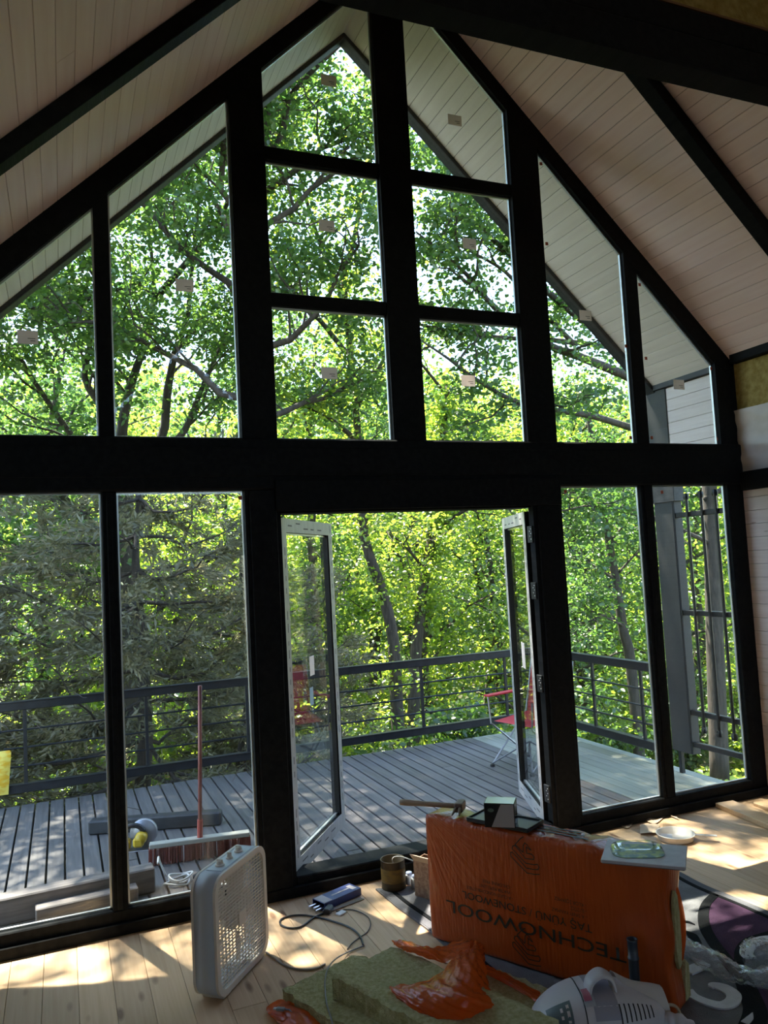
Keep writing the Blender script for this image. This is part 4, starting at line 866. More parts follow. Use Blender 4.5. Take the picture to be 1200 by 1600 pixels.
# ---- vacuum cleaner
def vacuum():
    c = F(922, 1585, 0.11); xr = np.array([AR[0], AR[1]]); a = math.atan2(xr[1], xr[0])+0.05
    v = root('vacuum_cleaner', 'off white canister vacuum cleaner with grey label by the orange pack', 'vacuum', (c[0]+0.02, c[1]-0.015, 0.018), a)
    mv = M('off_white_vacuum_shell', (0.56, 0.55, 0.57), 0.38); mg = M('grey_vacuum_label', (0.10, 0.14, 0.14), 0.4); md = M('dark_recess', (0.012, 0.012, 0.014), 0.6)
    mc = M('cream_fabric_sleeve', (0.55, 0.52, 0.48), 0.8, bump=0.6, bscale=(20, 20, 20))
    L_, Wd, H = 0.50, 0.27, 0.20
    xs = np.linspace(0, 1, 23)
    def prof(t): return max(0.02, 1-abs(2*t-1)**2.8)**0.5
    def surf(t, ang):
        k = prof(t); cy, cz = math.cos(ang), math.sin(ang)
        e = 0.72; yy = math.copysign(abs(cy)**e, cy)*Wd/2*k*(0.86+0.14*math.sin(math.pi*t)); zz = math.copysign(abs(cz)**e, cz)
        zz = zz*(0.105*k*(0.72+0.42*math.sin(math.pi*min(1, t*1.05)))) if zz > 0 else zz*0.085*k
        return np.array([-L_*0.5+L_*t, yy, 0.087+zz])
    G = [[surf(t, 2*math.pi*j/32) for j in range(33)] for t in xs]
    MB().grid(G).build('shell', mv, v, True)
    # seam, label, vents, button recess follow the shell surface
    def patch(t0, t1, a0, a1, off, name, mat, par=v, n=6):
        G = []
        for i in range(n+1):
            row = []
            for j in range(n+1):
                p = surf(t0+(t1-t0)*i/n, a0+(a1-a0)*j/n); q = np.array([p[0], 0, 0.087]); d = p-q; d /= np.linalg.norm(d)+1e-9; row.append(p+d*off)
            G.append(row)
        return MB().grid(G).build(name, mat, par, True)
    r = math.radians
    MB().tube([surf(0.36, r(x))*1.0+np.array([0, 0, 0.0005]) for x in range(0, 241, 12)], 0.0022, 6).build('seam', md, v)
    lab = patch(0.10, 0.27, r(112), r(172), 0.0016, 'label', mg)
    for k, (t0, t1, a0, a1) in enumerate(((0.232, 0.252, 120, 158), (0.19, 0.207, 124, 134), (0.19, 0.207, 142, 150), (0.145, 0.165, 148, 156))): patch(t0, t1, r(a0), r(a1), 0.0026, 'label_print', m_stick, lab, 2)
    for k in range(8): patch(0.60+0.036*k, 0.611+0.036*k, r(132-1*k), r(166-1*k), 0.0016, 'vent_slot', md, v, 4)
    bt = patch(0.35, 0.44, r(106), r(134), 0.0015, 'switch_recess', m_fang)
    patch(0.365, 0.42, r(100), r(124), 0.008, 'switch_button', M('dusty_pink_button', (0.36, 0.09, 0.13), 0.4), bt, 3)
    hb = [surf(0.42, r(98))+np.array([0, 0, -0.012]), surf(0.45, r(95))+np.array([0, 0, 0.022]), surf(0.53, r(92))+np.array([0, 0, 0.040]), surf(0.60, r(92))+np.array([0, 0, 0.028]), surf(0.62, r(95))+np.array([0, 0, -0.012])]
    mb = MB(); C = catmull(hb, 6); k = len(C); G = []
    T = np.gradient(C, axis=0); T /= np.linalg.norm(T, axis=1)[:, None]
    for i in range(k):
        nn = np.cross(T[i], [0, 1, 0]); row = []
        for j in range(13):
            t = 2*math.pi*j/12; row.append(C[i]+np.array([0, 1, 0])*0.038*math.cos(t)+nn*0.011*math.sin(t))
        G.append(row)
    MB().grid(G).build('handle', mv, v, True)
    patch(0.42, 0.60, r(62), r(160), 0.0012, 'handle_recess', M('grey_recess', (0.30, 0.30, 0.34), 0.5))
    # cloth sleeve at the rear
    G = []
    for i in range(9):
        t = i/8; row = []
        for j in range(17):
            a_ = 2*math.pi*j/16; rr = (0.105-0.04*t)*(1+0.12*math.sin(3*a_+4*t)); row.append((0.10+0.17*t, 0.05+rr*math.cos(a_), 0.115+0.8*rr*math.sin(a_)-0.03*t))
        G.append(row)
    MB().grid(G).build('dust_sleeve', mc, v, True)
    for y in (-0.1, 0.1): MB().lathe([(0.0001, -0.012), (0.035, -0.012), (0.038, 0), (0.035, 0.012), (0.0001, 0.012)], 18, at=(0.14, y, 0.038), R=frame((1, 0, 0), (0, 0, 1))).build('wheel', m_fang, v, True)
    # ribbed hose end at the rear right
    hp_ = [np.array([0.22, -0.03, 0.07]), np.array([0.28, -0.05, 0.075]), np.array([0.33, -0.09, 0.05]), np.array([0.35, -0.15, 0.035])]
    C = catmull(hp_, 8); MB().tube(C, 0.026+0.004*np.sin(np.arange(len(C))*1.6), 12).build('hose', mv, v, True)
vacuum()
pt = F(986, 1566); ptr = root('plastic_pipe', 'dark blue grey plastic pipe standing upright against the orange pack', 'pipe', (2.045, 2.62, 0.0175))
mpp = M('blue_grey_pipe', (0.035, 0.05, 0.065), 0.4)
MB().lathe([(0.020, 0.0), (0.020, 0.185), (0.0225, 0.187), (0.0225, 0.192), (0.0195, 0.194), (0.0195, 0.255), (0.0215, 0.257), (0.0215, 0.262), (0.0175, 0.262), (0.0165, 0.1), (0.0165, 0.0)], 20).build('tube', mpp, ptr, True)
rp = F(1048, 1590, 0.03); MBt = MB().tube([rp+np.array([0.035*math.cos(t)*AR[0], 0.035*math.cos(t)*AR[1], 0.032*math.sin(t)+0.015]) for t in np.linspace(0, 2*math.pi, 25)], 0.006, 8, cap=False)
tag(MBt.build('strap_loop', M('beige_strap', (0.45, 0.36, 0.24), 0.6), None, True), 'beige strap loop standing on the rug at the end of the pack', 'strap')

# ================================================================== THINGS ON THE DECK
m_redpl = M('red_plastic', (0.36, 0.05, 0.04), 0.5)
br = root('push_broom', 'wide red bristled push broom with a red handle behind the glass', 'broom', (0.80, 5.39, ZD), math.atan2(5.337-5.431, 1.104-0.505))
BX('head_block', M('grey_painted_wood', (0.36, 0.35, 0.30), 0.6), br, -0.32, 0.32, -0.03, 0.035, 0.105, 0.135, 0.004)
mb = MB(); rr = random.Random(5)
for k in range(420):
    x0 = rr.uniform(-0.31, 0.31); y0 = rr.uniform(-0.026, 0.03); sp = 1.08
    mb.box(-0.0022, 0.0022, -0.0022, 0.0022, 0, 0.104, 0.0, R=frame((1, 0, -(x0*sp-x0)*-1.2), (0, 1, rr.uniform(-0.15, 0.15))), at=(x0*1.06, y0-0.01, 0.002))
bs = mb.build('bristles', M('dull_red_bristle', (0.24, 0.055, 0.04), 0.7, col2=(0.32, 0.09, 0.06), scale=(50, 50, 50)), br); bs['kind'] = 'stuff'
h0 = np.array([0.0, 0.0, 0.13]); h1 = np.array([0.035, -0.02, 1.12])
MB().tube([h0, h0*0.5+h1*0.5, h1], 0.0135, 10).build('handle', M('worn_red_handle', (0.20, 0.045, 0.035), 0.5, col2=(0.30, 0.10, 0.08), scale=(30, 30, 8)), br, True)
MB().tube([h0+(h1-h0)*-0.01, h0+(h1-h0)*0.12], 0.019, 10).build('socket', m_redpl, br)
# circular saw
sw = root('circular_saw', 'yellow cordless circular saw resting on the deck', 'saw', (0.465, 5.80, ZD), -0.25)
my = M('yellow_tool_plastic', (0.55, 0.36, 0.02), 0.4); mgr = M('grey_cast_guard', (0.38, 0.38, 0.41), 0.4, metal=0.5)
BX('base_plate', m_steel, sw, -0.12, 0.16, -0.07, 0.07, 0.0, 0.006, 0.002)
MB().lathe([(0.0001, -0.02), (0.088, -0.02), (0.092, -0.012), (0.092, 0.012), (0.088, 0.02), (0.0001, 0.02)], 28, at=(0.01, 0.045, 0.093), R=frame((1, 0, 0), (0, 0, 1))).build('blade_guard', mgr, sw, True)
MB().lathe([(0.0001, -0.002), (0.085, -0.002), (0.085, 0.002), (0.0001, 0.002)], 40, at=(0.02, 0.045, 0.088), R=frame((1, 0, 0), (0, 0, 1))).build('blade', m_steel, sw)
MB().lathe([(0.0001, 0), (0.04, 0), (0.042, 0.05), (0.03, 0.075), (0.0001, 0.078)], 18, at=(0.0, 0.02, 0.075), R=frame((1, 0, 0), (0, 0, 1)) @ np.diag([1, 1, 1])).build('motor', my, sw, True)
MB().tube(catmull([(-0.14, 0.0, 0.06), (-0.13, 0.0, 0.12), (-0.08, 0.0, 0.155), (-0.02, 0.0, 0.15), (0.02, 0.0, 0.11)], 5), 0.017, 10).build('grip', m_black, sw, True)
MB().box(-0.19, -0.07, -0.045, 0.035, 0.007, 0.07, 0.012).build('battery', my, sw)
MB().box(-0.05, 0.02, -0.06, 0.0, 0.02, 0.085, 0.014).build('motor_housing', my, sw)
# dark level-like timber and low timbers by the sill
t1 = root('dark_timber', 'dark stained timber length lying on the deck behind the saw', 'timber', (0.60, 6.17, ZD), math.atan2(6.0-6.30, 1.05-0.15))
BX('beam', m_darkout, t1, -0.48, 0.48, -0.04, 0.06, 0.0, 0.10, 0.012)
t2 = root('notched_timber', 'long grey timber on the deck just outside the sill', 'timber', (0.0, 4.93, ZD), 0.06)
mgt = M('grey_aged_timber', (0.10, 0.088, 0.078), 0.65, col2=(0.20, 0.17, 0.155), scale=(3, 40, 40), bump=0.3)
BX('beam', mgt, t2, -1.2, 0.47, 0.0, 0.11, 0.0, 0.145, 0.008)
BX('ledge', mgt, t2, -0.18, 0.36, -0.09, 0.0, 0.0, 0.085, 0.006)
wc = root('wire_coil', 'coil of white wire beside the end of the long grey timber', 'wire', (0.60, 5.03, ZD))
mwire = M('white_cable_sheath', (0.66, 0.64, 0.60), 0.45)
for k, rad in enumerate((0.075, 0.06, 0.07)):
    MB().tube([np.array([rad*math.cos(t)+0.012*k, rad*0.8*math.sin(t), 0.012+0.016*k+0.01*math.sin(2*t+k)]) for t in np.linspace(0, 2*math.pi, 29)], 0.006, 7, cap=False).build('loop', mwire, wc, True)
MB().tube(catmull([(-0.06, 0.02, 0.05), (-0.09, 0.05, 0.13), (-0.10, 0.02, 0.17), (-0.11, -0.03, 0.15)], 5), 0.006, 7).build('loose_end', mwire, wc, True)
bk = root('black_plug', 'black plug lying at the end of the white wire coil', 'plug', (0.735, 5.03, ZD)); MB().tube([(-0.04, 0, 0.022), (0.0, 0, 0.024), (0.04, 0.01, 0.02)], [0.012, 0.021, 0.016], 10).build('shell', m_black, bk, True)
for s in (-1, 1): MB().tube([(0.035, 0.01+0.007*s, 0.021), (0.058, 0.012+0.007*s, 0.021)], 0.0024, 6).build('pin', m_steel, bk)
# yellow bag at the left edge
yb_ = root('yellow_pouch', 'yellow and orange printed pouch hanging on the railing', 'bag', (-0.545, 7.40, 0.0))
G = [[(-0.12+0.24*j/6*(1-0.12*i/6), 0.012*math.sin(j*1.3), 0.42-0.36*i/6) for j in range(7)] for i in range(7)]
for s, nm in ((1, 'front_face'), (-1, 'back_face')):
    GG = np.array(G); w_ = np.sin(np.linspace(0, math.pi, 7)); GG[:, :, 1] = -s*0.035*np.outer(w_**0.6, w_**0.6)
    MB().grid(sheet(GG, 3)).build(nm, M('yellow_printed_pouch', (0.75, 0.42, 0.03), 0.35, col2=(0.80, 0.62, 0.12), scale=(9, 9, 22), contrast=(0.45, 0.55)), yb_, True)
MB().tube([(0.0, 0.03, 0.42), (0.0, 0.055, 0.50), (0.0, 0.06, 0.56)], 0.004, 6).build('strap', m_black, yb_)
# camp chair
cc = root('camp_chair', 'red folding camp chair on the deck behind the right door leaf', 'chair', (3.86, 6.15, ZD), 0.25)
mcr = M('red_canvas', (0.55, 0.035, 0.04), 0.7, bump=0.2, bscale=(90, 90, 90)); mlg = M('grey_tube', (0.30, 0.31, 0.33), 0.35, metal=0.8)
def seatgrid(): 
    return [[(-0.24+0.48*j/8, -0.22+0.44*i/8, 0.40-0.05*math.sin(math.pi*j/8)*math.sin(math.pi*i/8)+0.03*(j/8)) for j in range(9)] for i in range(9)]
MB().grid(seatgrid()).build('seat', mcr, cc, True)
MB().grid([[(0.22+0.10*i/8+0.04*math.sin(math.pi*j/8), -0.24+0.48*j/8, 0.43+0.45*i/8) for j in range(9)] for i in range(9)]).build('backrest', mcr, cc, True)
for s in (-1, 1):
    MB().box(-0.27, 0.2, s*0.27-0.035, s*0.27+0.035, 0.615, 0.63, 0.006).build('armrest', mcr, cc)
    MB().tube([(-0.25, s*0.27, 0.62), (-0.25, s*0.25, 0.38), (0.20, s*0.24, 0.02)], 0.009, 8).build('leg', mlg, cc)
    MB().tube([(0.33, s*0.25, 0.90), (0.22, s*0.26, 0.42), (-0.27, s*0.24, 0.02)], 0.009, 8).build('leg', mlg, cc)
    for xx in (0.20, -0.27): MB().lathe([(0.0001, 0), (0.022, 0), (0.022, 0.02), (0.0001, 0.03)], 10, at=(xx, s*0.24, 0.0)).build('foot', m_black, cc)
MB().tube([(-0.27, -0.24, 0.03), (-0.03, 0, 0.2), (0.2, 0.24, 0.03)], 0.008, 8).build('brace', mlg, cc); MB().tube([(-0.27, 0.24, 0.03), (-0.03, 0.0, 0.215), (0.2, -0.24, 0.03)], 0.008, 8).build('brace', mlg, cc)

# ================================================================== FOREST
def fast_mesh(name, V, quads, mat, parent, tint=None, kind=None):
    me = bpy.data.meshes.new(name); nq = len(quads)
    me.vertices.add(len(V)); me.vertices.foreach_set('co', np.asarray(V, np.float32).ravel())
    me.loops.add(nq*4); me.loops.foreach_set('vertex_index', np.asarray(quads, np.int32).ravel())
    me.polygons.add(nq); me.polygons.foreach_set('loop_start', np.arange(0, nq*4, 4, dtype=np.int32))
    me.update(calc_edges=True); me.materials.append(mat)
    if tint is not None:
        a = me.attributes.new('tint', 'FLOAT', 'FACE'); a.data.foreach_set('value', np.asarray(tint, np.float32))
    o = link(name, me, parent)
    if kind: o['kind'] = kind
    return o
TR = np.random.default_rng(77)
def unit(v): return v/(np.linalg.norm(v, axis=-1, keepdims=True)+1e-9)
def leaves(P, size, flat=0.6, D=None, r=TR):
    n = len(P); a = r.normal(size=(n, 3)); a[:, 2] = a[:, 2]*0.45-0.35
    if D is not None: a = a*0.8+D
    a = unit(a); nn = r.normal(size=(n, 3))*(1-flat); nn[:, 2] += flat; nn = nn-a*np.sum(nn*a, 1, keepdims=True); nn = unit(nn); s = np.cross(nn, a)
    L = (size*r.uniform(0.65, 1.3, n))[:, None]
    b = P; t = P+a*L-nn*L*0.12
    V = np.stack([b, P+a*L*0.38+s*L*0.34+nn*L*0.08, P+a*L*0.74+s*L*0.27, t, P+a*L*0.74-s*L*0.27, P+a*L*0.38-s*L*0.34+nn*L*0.08], 1)
    i = np.arange(n)[:, None]*6
    Q = np.concatenate([i+np.array([[0, 1, 2, 3]]), i+np.array([[0, 3, 4, 5]])], 1).reshape(-1, 4)
    return V.reshape(-1, 3), Q
def sprays(P, D, L0, r=TR):
    """juniper sprays: three narrow blades fanned from each point"""
    Vs = []; n = len(P)
    for k in range(3):
        a = unit(D+r.normal(size=(n, 3))*0.55+np.array([0, 0, -0.12])); w = unit(np.cross(a, r.normal(size=(n, 3)))); L = (L0*r.uniform(0.5, 1.3, n))[:, None]
        Vs.append(np.stack([P-w*L*0.05, P+a*L*0.6-w*L*0.11, P+a*L, P+a*L*0.55+w*L*0.11], 1))
    V = np.concatenate(Vs).reshape(-1, 3); m = 3*n
    return V, (np.arange(m)[:, None]*4+np.arange(4)[None, :])
def wob(a, b, n, amp, r=TR, sag=0.0):
    t = np.linspace(0, 1, n)[:, None]; P = np.asarray(a)*(1-t)+np.asarray(b)*t
    w = np.cumsum(r.normal(size=(n, 3)), 0); w -= w[0]+(w[-1]-w[0])*t
    P = P+w*amp; P[:, 2] -= sag*np.sin(np.pi*t[:, 0]); return P
class Tree:
    def __init__(s, name, label, base, cat='tree', group=None, leaf=None, size=0.11, seed=0):
        s.r = np.random.default_rng(seed); s.root = root(name, label, cat, base, 0, group); s.base = np.array(base, float)
        s.leafm = leaf or m_leaf; s.size = size; s.LP = []; s.LD = []; s.TW = MB(); s.nb = 0
    def wood(s, nm, P, R, seg=7):
        P = np.asarray(P); o = MB().tube(P-s.base, R, seg).build(nm, m_bark, s.root, True); return o
    def twig(s, p, d, L, r0, nl, spread, seg=3):
        r = s.r; n = 5; q = p+d*L; P = wob(p, q, n, 0.06*L, r, sag=-0.05*L); P[:, 2] -= (np.linspace(0, 1, n)**2)*0.12*L
        s.TW.tube(P-s.base, np.linspace(r0, 0.002, n), seg, cap=False)
        k = max(1, int(nl)); t = r.uniform(0.2, 1.05, k); idx = np.clip(t*(n-1), 0, n-1.001).astype(int); f = (t*(n-1)-idx)[:, None]
        C = P[idx]*(1-f)+P[idx+1]*f
        s.LP.append(C+r.normal(size=(k, 3))*np.array([spread, spread, spread*0.6])); s.LD.append(np.tile(d, (k, 1)))
    def clothe(s, P, per_m, L, nl, spread, t0=0.2, r0=0.008, up=0.15, flat=0.5):
        r = s.r; P = np.asarray(P); seg = np.linalg.norm(np.diff(P, axis=0), axis=1); tot = seg.sum(); n = max(1, int(per_m*tot*(1-t0)))
        cum = np.concatenate([[0], np.cumsum(seg)])/tot
        for t in r.uniform(t0, 1.0, n):
            i = min(len(P)-2, np.searchsorted(cum, t)-1); i = max(i, 0); f = (t-cum[i])/(cum[i+1]-cum[i]+1e-9); p = P[i]*(1-f)+P[i+1]*f
            d = unit(P[i+1]-P[i]); q = r.normal(size=3); q[2] = q[2]*flat+up; q = unit(q*0.9+d*0.55)
            s.twig(p, q, L*r.uniform(0.5, 1.3), r0, nl*r.uniform(0.6, 1.4), spread)
    def limb(s, P, r0, r1, nsec, Ls, per_m=3.0, L=0.7, nl=26, spread=0.16, name='branch', t0=0.25, secr=0.35):
        P = np.asarray(P, float); s.wood(name, P, np.linspace(r0, r1, len(P)), 7); r = s.r
        s.clothe(P, per_m, L, nl, spread, t0=max(t0, 0.45))
        for k in range(nsec):
            t = t0+(1-t0)*(k+r.uniform(0, 1))/nsec; i = min(int(t*(len(P)-1)), len(P)-2); p = P[i]; d = unit(P[i+1]-P[i]); q = r.normal(size=3)
            q[2] = q[2]*0.5+0.15; q = unit(unit(q)*0.9+d*0.7); l = Ls*r.uniform(0.6, 1.25)*(1-0.4*t)
            B = wob(p, p+q*l, 6, 0.05*l, r, sag=-0.03*l); s.TW.tube(B-s.base, np.linspace(r0*secr*(1-0.5*t)+0.004, 0.005, 6), 5, cap=False)
            s.clothe(B, per_m*1.3, L, nl, spread, t0=0.15)
    def finish(s, tintmul=1.0, jun=False, L0=0.09, mult=2):
        if s.TW.v: s.TW.build('twigs', m_bark, s.root)['kind'] = 'stuff'
        P = np.concatenate(s.LP); D = np.concatenate(s.LD)
        if mult > 1 and not jun: P = np.concatenate([P]+[P+s.r.normal(size=P.shape)*0.09*(s.size/0.085) for _ in range(mult-1)]); D = np.concatenate([D]*mult)
        # nothing grows through the house or the deck
        inside = (P[:, 1] < 7.9) & (P[:, 0] > -2.2) & (P[:, 0] < 5.4) & (P[:, 2] < 7.2)
        keep = ~inside; P, D = P[keep], D[keep]
        if jun: V, Q = sprays(P-s.base, D, L0, s.r); k = len(P); tint = np.tile(np.clip(s.r.beta(2, 2.5, k)*tintmul, 0, 1), 3)
        else:
            V, Q = leaves(P-s.base, s.size, r=s.r); tint = np.repeat(np.clip(s.r.beta(1.5, 1.6, len(P))*tintmul, 0, 1), 2)
        fast_mesh('foliage', V, Q, s.leafm, s.root, tint, 'stuff'); s.count = len(P)
        return s.root
def Lp(pts, y): return np.array([W(px, py, yy) for (px, py), yy in zip(pts, y if hasattr(y, '__len__') else [y]*len(pts))])
def gz(x, y):
    """ground height: falls away from the deck, dips into a hollow and rises far behind"""
    x, y = np.asarray(x, float), np.asarray(y, float)
    z = -1.9-0.17*np.clip(y-7, 0, 16)+0.16*np.clip(y-26, 0, 60)+0.25*np.sin(x*0.5)*np.cos(y*0.4)
    return np.where(y < 4, -1.6, z)
nx, ny = 60, 70
GX, GY = np.meshgrid(np.linspace(-45, 75, nx), np.linspace(-30, 80, ny)); GZ = gz(GX, GY)
g_ = MB().grid(np.stack([GX, GY, GZ], 2)).build('ground', m_ground, None, True); tag(g_, 'leaf littered forest floor falling away below the deck', 'ground', kind='structure')

tot = 0
# --- right oak: long limbs reaching left across the upper right panes
yo = 11.0; tb = W(1118, 1150, yo); tb[2] = float(gz(tb[0], tb[1]))-0.1
T = Tree('oak_tree', 'big oak at the right whose long limbs cross the upper right panes', tb, seed=1, size=0.085)
trunk = np.array([tb, W(1117, 1000, yo), W(1112, 850, yo), W(1104, 690, yo), W(1085, 560, yo), W(1050, 380, yo), W(1000, 200, yo)])
T.wood('trunk', catmull(trunk, 4), np.linspace(0.17, 0.08, 25), 10)
for pts, ys, r0 in (([(1095, 640), (985, 590), (905, 557), (855, 538), (775, 482), (740, 440), (700, 402), (650, 362)], (11, 10.8, 10.6, 10.4, 10.2, 10, 9.8, 9.6), 0.095),
                    ([(1075, 510), (980, 545), (925, 512), (860, 460), (805, 405), (760, 365), (735, 335), (715, 285), (690, 210)], (11, 10.7, 10.5, 10.3, 10.1, 10, 9.9, 9.8, 9.6), 0.075),
                    ([(1085, 700), (985, 668), (925, 650), (860, 640), (800, 625), (740, 590), (700, 560), (658, 532)], (11, 10.6, 10.3, 10.1, 9.9, 9.8, 9.7, 9.6), 0.070),
                    ([(1070, 560), (900, 535), (815, 530), (730, 522), (660, 508), (560, 480)], (11, 10.8, 10.6, 10.4, 10.2, 10), 0.055),
                    ([(900, 540), (830, 470), (790, 425), (745, 398), (690, 370)], (10.6, 10.4, 10.3, 10.2, 10), 0.045),
                    ([(1040, 340), (950, 300), (850, 250), (760, 200), (690, 130), (640, 60)], (11, 10.7, 10.4, 10.1, 9.8, 9.6), 0.06),
                    ([(1112, 850), (1000, 800), (930, 790), (870, 800)], (11, 10.6, 10.2, 9.8), 0.04),
                    ([(1100, 780), (1180, 740), (1260, 720), (1350, 700)], (11, 10.6, 10.2, 9.8), 0.05)):
    T.limb(catmull(Lp(pts, ys), 3), r0, 0.012, 8, 1.7, per_m=2.2, L=0.65, nl=28, spread=0.16)
T.finish(0.85, mult=3); tot += T.count
# --- left oak: forked stems rising behind the junipers
yo = 14.5; tb = W(205, 1100, yo); tb[2] = float(gz(tb[0], tb[1]))-0.1
T = Tree('oak_tree', 'tall forked oak behind the junipers, filling the upper left panes', tb, seed=2, size=0.092)
T.wood('trunk', catmull(np.array([tb, W(200, 950, yo), W(190, 820, yo), W(188, 720, yo)]), 5), np.linspace(0.30, 0.2, 16), 10)
for pts, ys, r0 in (([(188, 720), (192, 660), (205, 600), (225, 540), (240, 470), (235, 380), (225, 300)], 14.5, 0.11), ([(188, 720), (160, 640), (132, 590), (142, 520), (120, 450), (90, 380)], 14.3, 0.085),
                    ([(188, 720), (250, 690), (262, 610), (275, 545), (292, 500), (300, 420), (310, 320), (305, 230)], 14.4, 0.10), ([(262, 700), (290, 670), (318, 600), (345, 540), (370, 470)], 14.0, 0.075),
                    ([(160, 835), (120, 800), (90, 770), (40, 740), (-20, 720)], (14.4, 14, 13.5, 13, 12.6), 0.11), ([(185, 870), (140, 893), (95, 888), (40, 870)], (14.4, 13.6, 13, 12.6), 0.075),
                    ([(190, 760), (120, 690), (70, 620), (30, 560), (-20, 480)], (14.5, 14, 13.6, 13.2, 13), 0.07), ([(225, 560), (180, 510), (150, 440), (140, 340)], (14.5, 14, 13.7, 13.5), 0.06),
                    ([(240, 470), (300, 400), (350, 330), (380, 250), (420, 180)], (14.4, 14, 13.6, 13.2, 12.8), 0.07)):
    T.limb(catmull(Lp(pts, ys), 3), r0, 0.015, 8, 2.1, per_m=2.2, L=0.8, nl=28, spread=0.19)
T.finish(1.0, mult=3); tot += T.count
# --- oak whose stem stands behind the left post; its crown spreads above the deck
tb = np.array([2.42, 11.0, 0]); tb[2] = float(gz(tb[0], tb[1]))-0.1
T = Tree('oak_tree', 'oak with its stem behind the left post and its crown over the deck', tb, seed=3, size=0.085)
top = np.array([2.6, 11.2, 7.5]); T.wood('trunk', wob(tb, top, 12, 0.05, T.r), np.linspace(0.2, 0.1, 12), 10)
for k, (h, az, el, L_) in enumerate(((3.8, 20, 25, 3.0), (4.3, 160, 30, 3.2), (4.8, -60, 30, 2.6), (5.2, 60, 35, 3.4), (5.8, 200, 35, 3.0), (6.2, -20, 40, 3.2), (6.6, 110, 45, 3.0), (7.0, -110, 40, 2.8), (7.3, 40, 60, 3.2), (7.4, 180, 60, 3.0), (7.4, -70, 55, 3.2), (7.2, -30, 25, 3.2), (7.4, 250, 30, 2.8))):
    p = np.array([2.5, 11.1, h]); a, e = math.radians(az), math.radians(el); q = p+L_*np.array([math.cos(a)*math.cos(e), math.sin(a)*math.cos(e), math.sin(e)])
    T.limb(wob(p, q, 9, 0.09, T.r), 0.06, 0.012, 8, 1.6, per_m=2.4, L=0.65, nl=26, spread=0.17)
for q in ((1.6, 7.4, 10.6), (3.2, 7.6, 10.8), (4.4, 8.4, 10.2), (2.4, 6.6, 11.8), (2.4, 9.0, 12.4), (0.9, 8.8, 11.6), (3.8, 9.6, 12.0)):  # out-of-view overhead limbs, added to dapple the sun on the deck
    T.limb(wob((2.6, 11.2, 7.4), q, 12, 0.09, T.r), 0.06, 0.012, 11, 1.7, per_m=2.4, L=0.65, nl=15, spread=0.18)
T.finish(0.9, mult=3); tot += T.count
tb = np.array([-1.2, 12.5, 0]); tb[2] = float(gz(tb[0], tb[1]))-0.1  # extra oak, added so its crown breaks up the sun on the deck
T = Tree('oak_tree', 'oak at the far left whose high crown shades the deck', tb, seed=8, size=0.10)
top = np.array([-0.9, 11.8, 8.5]); T.wood('trunk', wob(tb, top, 12, 0.06, T.r), np.linspace(0.24, 0.1, 12), 10)
for k in range(14):
    p = np.array([-0.95, 11.9, 5.5+0.24*k]); a, e = math.radians(k*137.5-90), math.radians(18+3.2*k); L_ = 3.6
    q = p+L_*np.array([math.cos(a)*math.cos(e), math.sin(a)*math.cos(e), math.sin(e)])
    T.limb(wob(p, q, 9, 0.09, T.r), 0.06, 0.012, 9, 1.8, per_m=2.4, L=0.7, nl=24, spread=0.19)
for (x0, y0, z0), (x1, y1, z1) in (((-0.95, 11.9, 8.2), (-1.6, 7.6, 11.0)), ((-0.95, 11.9, 7.8), (0.6, 7.8, 10.4)), ((-0.9, 11.8, 8.4), (-0.4, 6.6, 11.6)), ((-0.9, 11.8, 8.4), (-3.2, 8.0, 10.5)), ((-0.9, 11.8, 8.4), (-0.8, 9.0, 12.6))):
    T.limb(wob((x0, y0, z0), (x1, y1, z1), 12, 0.09, T.r), 0.07, 0.012, 11, 1.7, per_m=2.4, L=0.7, nl=20, spread=0.19)
T.finish(0.95); tot += T.count
# --- leaning dark tree and the vine clad tree seen through the doorway
yo = 13.0; tb = W(622, 1190, yo); tb[2] = float(gz(tb[0], tb[1]))-0.1
T = Tree('leaning_tree', 'dark leaning trunk seen through the open doorway', tb, seed=4, leaf=m_leafb, size=0.085)
st_ = catmull(np.array([tb, W(618, 1060, yo), W(612, 985, yo), W(594, 915, yo), W(572, 850, yo), W(566, 790, yo), W(560, 690, yo), W(548, 560, yo), W(535, 420, yo)]), 4)
T.wood('trunk', st_, np.linspace(0.125, 0.05, len(st_)), 9); T.clothe(st_, 7, 0.5, 18, 0.14, t0=0.1)
for pts, ys in (([(548, 560), (500, 500), (450, 440), (420, 380)], (13, 12.6, 12.2, 12)), ([(555, 640), (600, 560), (640, 480)], (13, 12.8, 12.5)), ([(540, 470), (500, 380), (470, 280), (450, 200)], (13, 12.8, 12.6, 12.4)), ([(560, 690), (510, 650), (460, 630)], (13, 12.7, 12.4)), ([(538, 440), (560, 340), (580, 230), (570, 130)], (13, 12.8, 12.6, 12.5))):
    T.limb(catmull(Lp(pts, ys), 4), 0.055, 0.012, 8, 1.7, per_m=2.4, L=0.7, nl=26, spread=0.18)
T.finish(1.0); tot += T.count
yo = 15.0; tb = W(638, 1170, yo); tb[2] = float(gz(tb[0], tb[1]))-0.1
T = Tree('vine_clad_tree', 'slender vine clad trunk in the middle of the doorway view', tb, seed=5, leaf=m_leafb, size=0.09)
st_ = catmull(np.array([tb, W(648, 1050, yo), W(656, 965, yo), W(664, 900, yo), W(674, 840, yo), W(682, 780, yo), W(690, 700, yo), W(700, 600, yo)]), 4)
T.wood('trunk', st_, np.linspace(0.14, 0.06, len(st_)), 9); T.clothe(st_[8:], 26, 0.5, 20, 0.13, t0=0.0, up=-0.1)
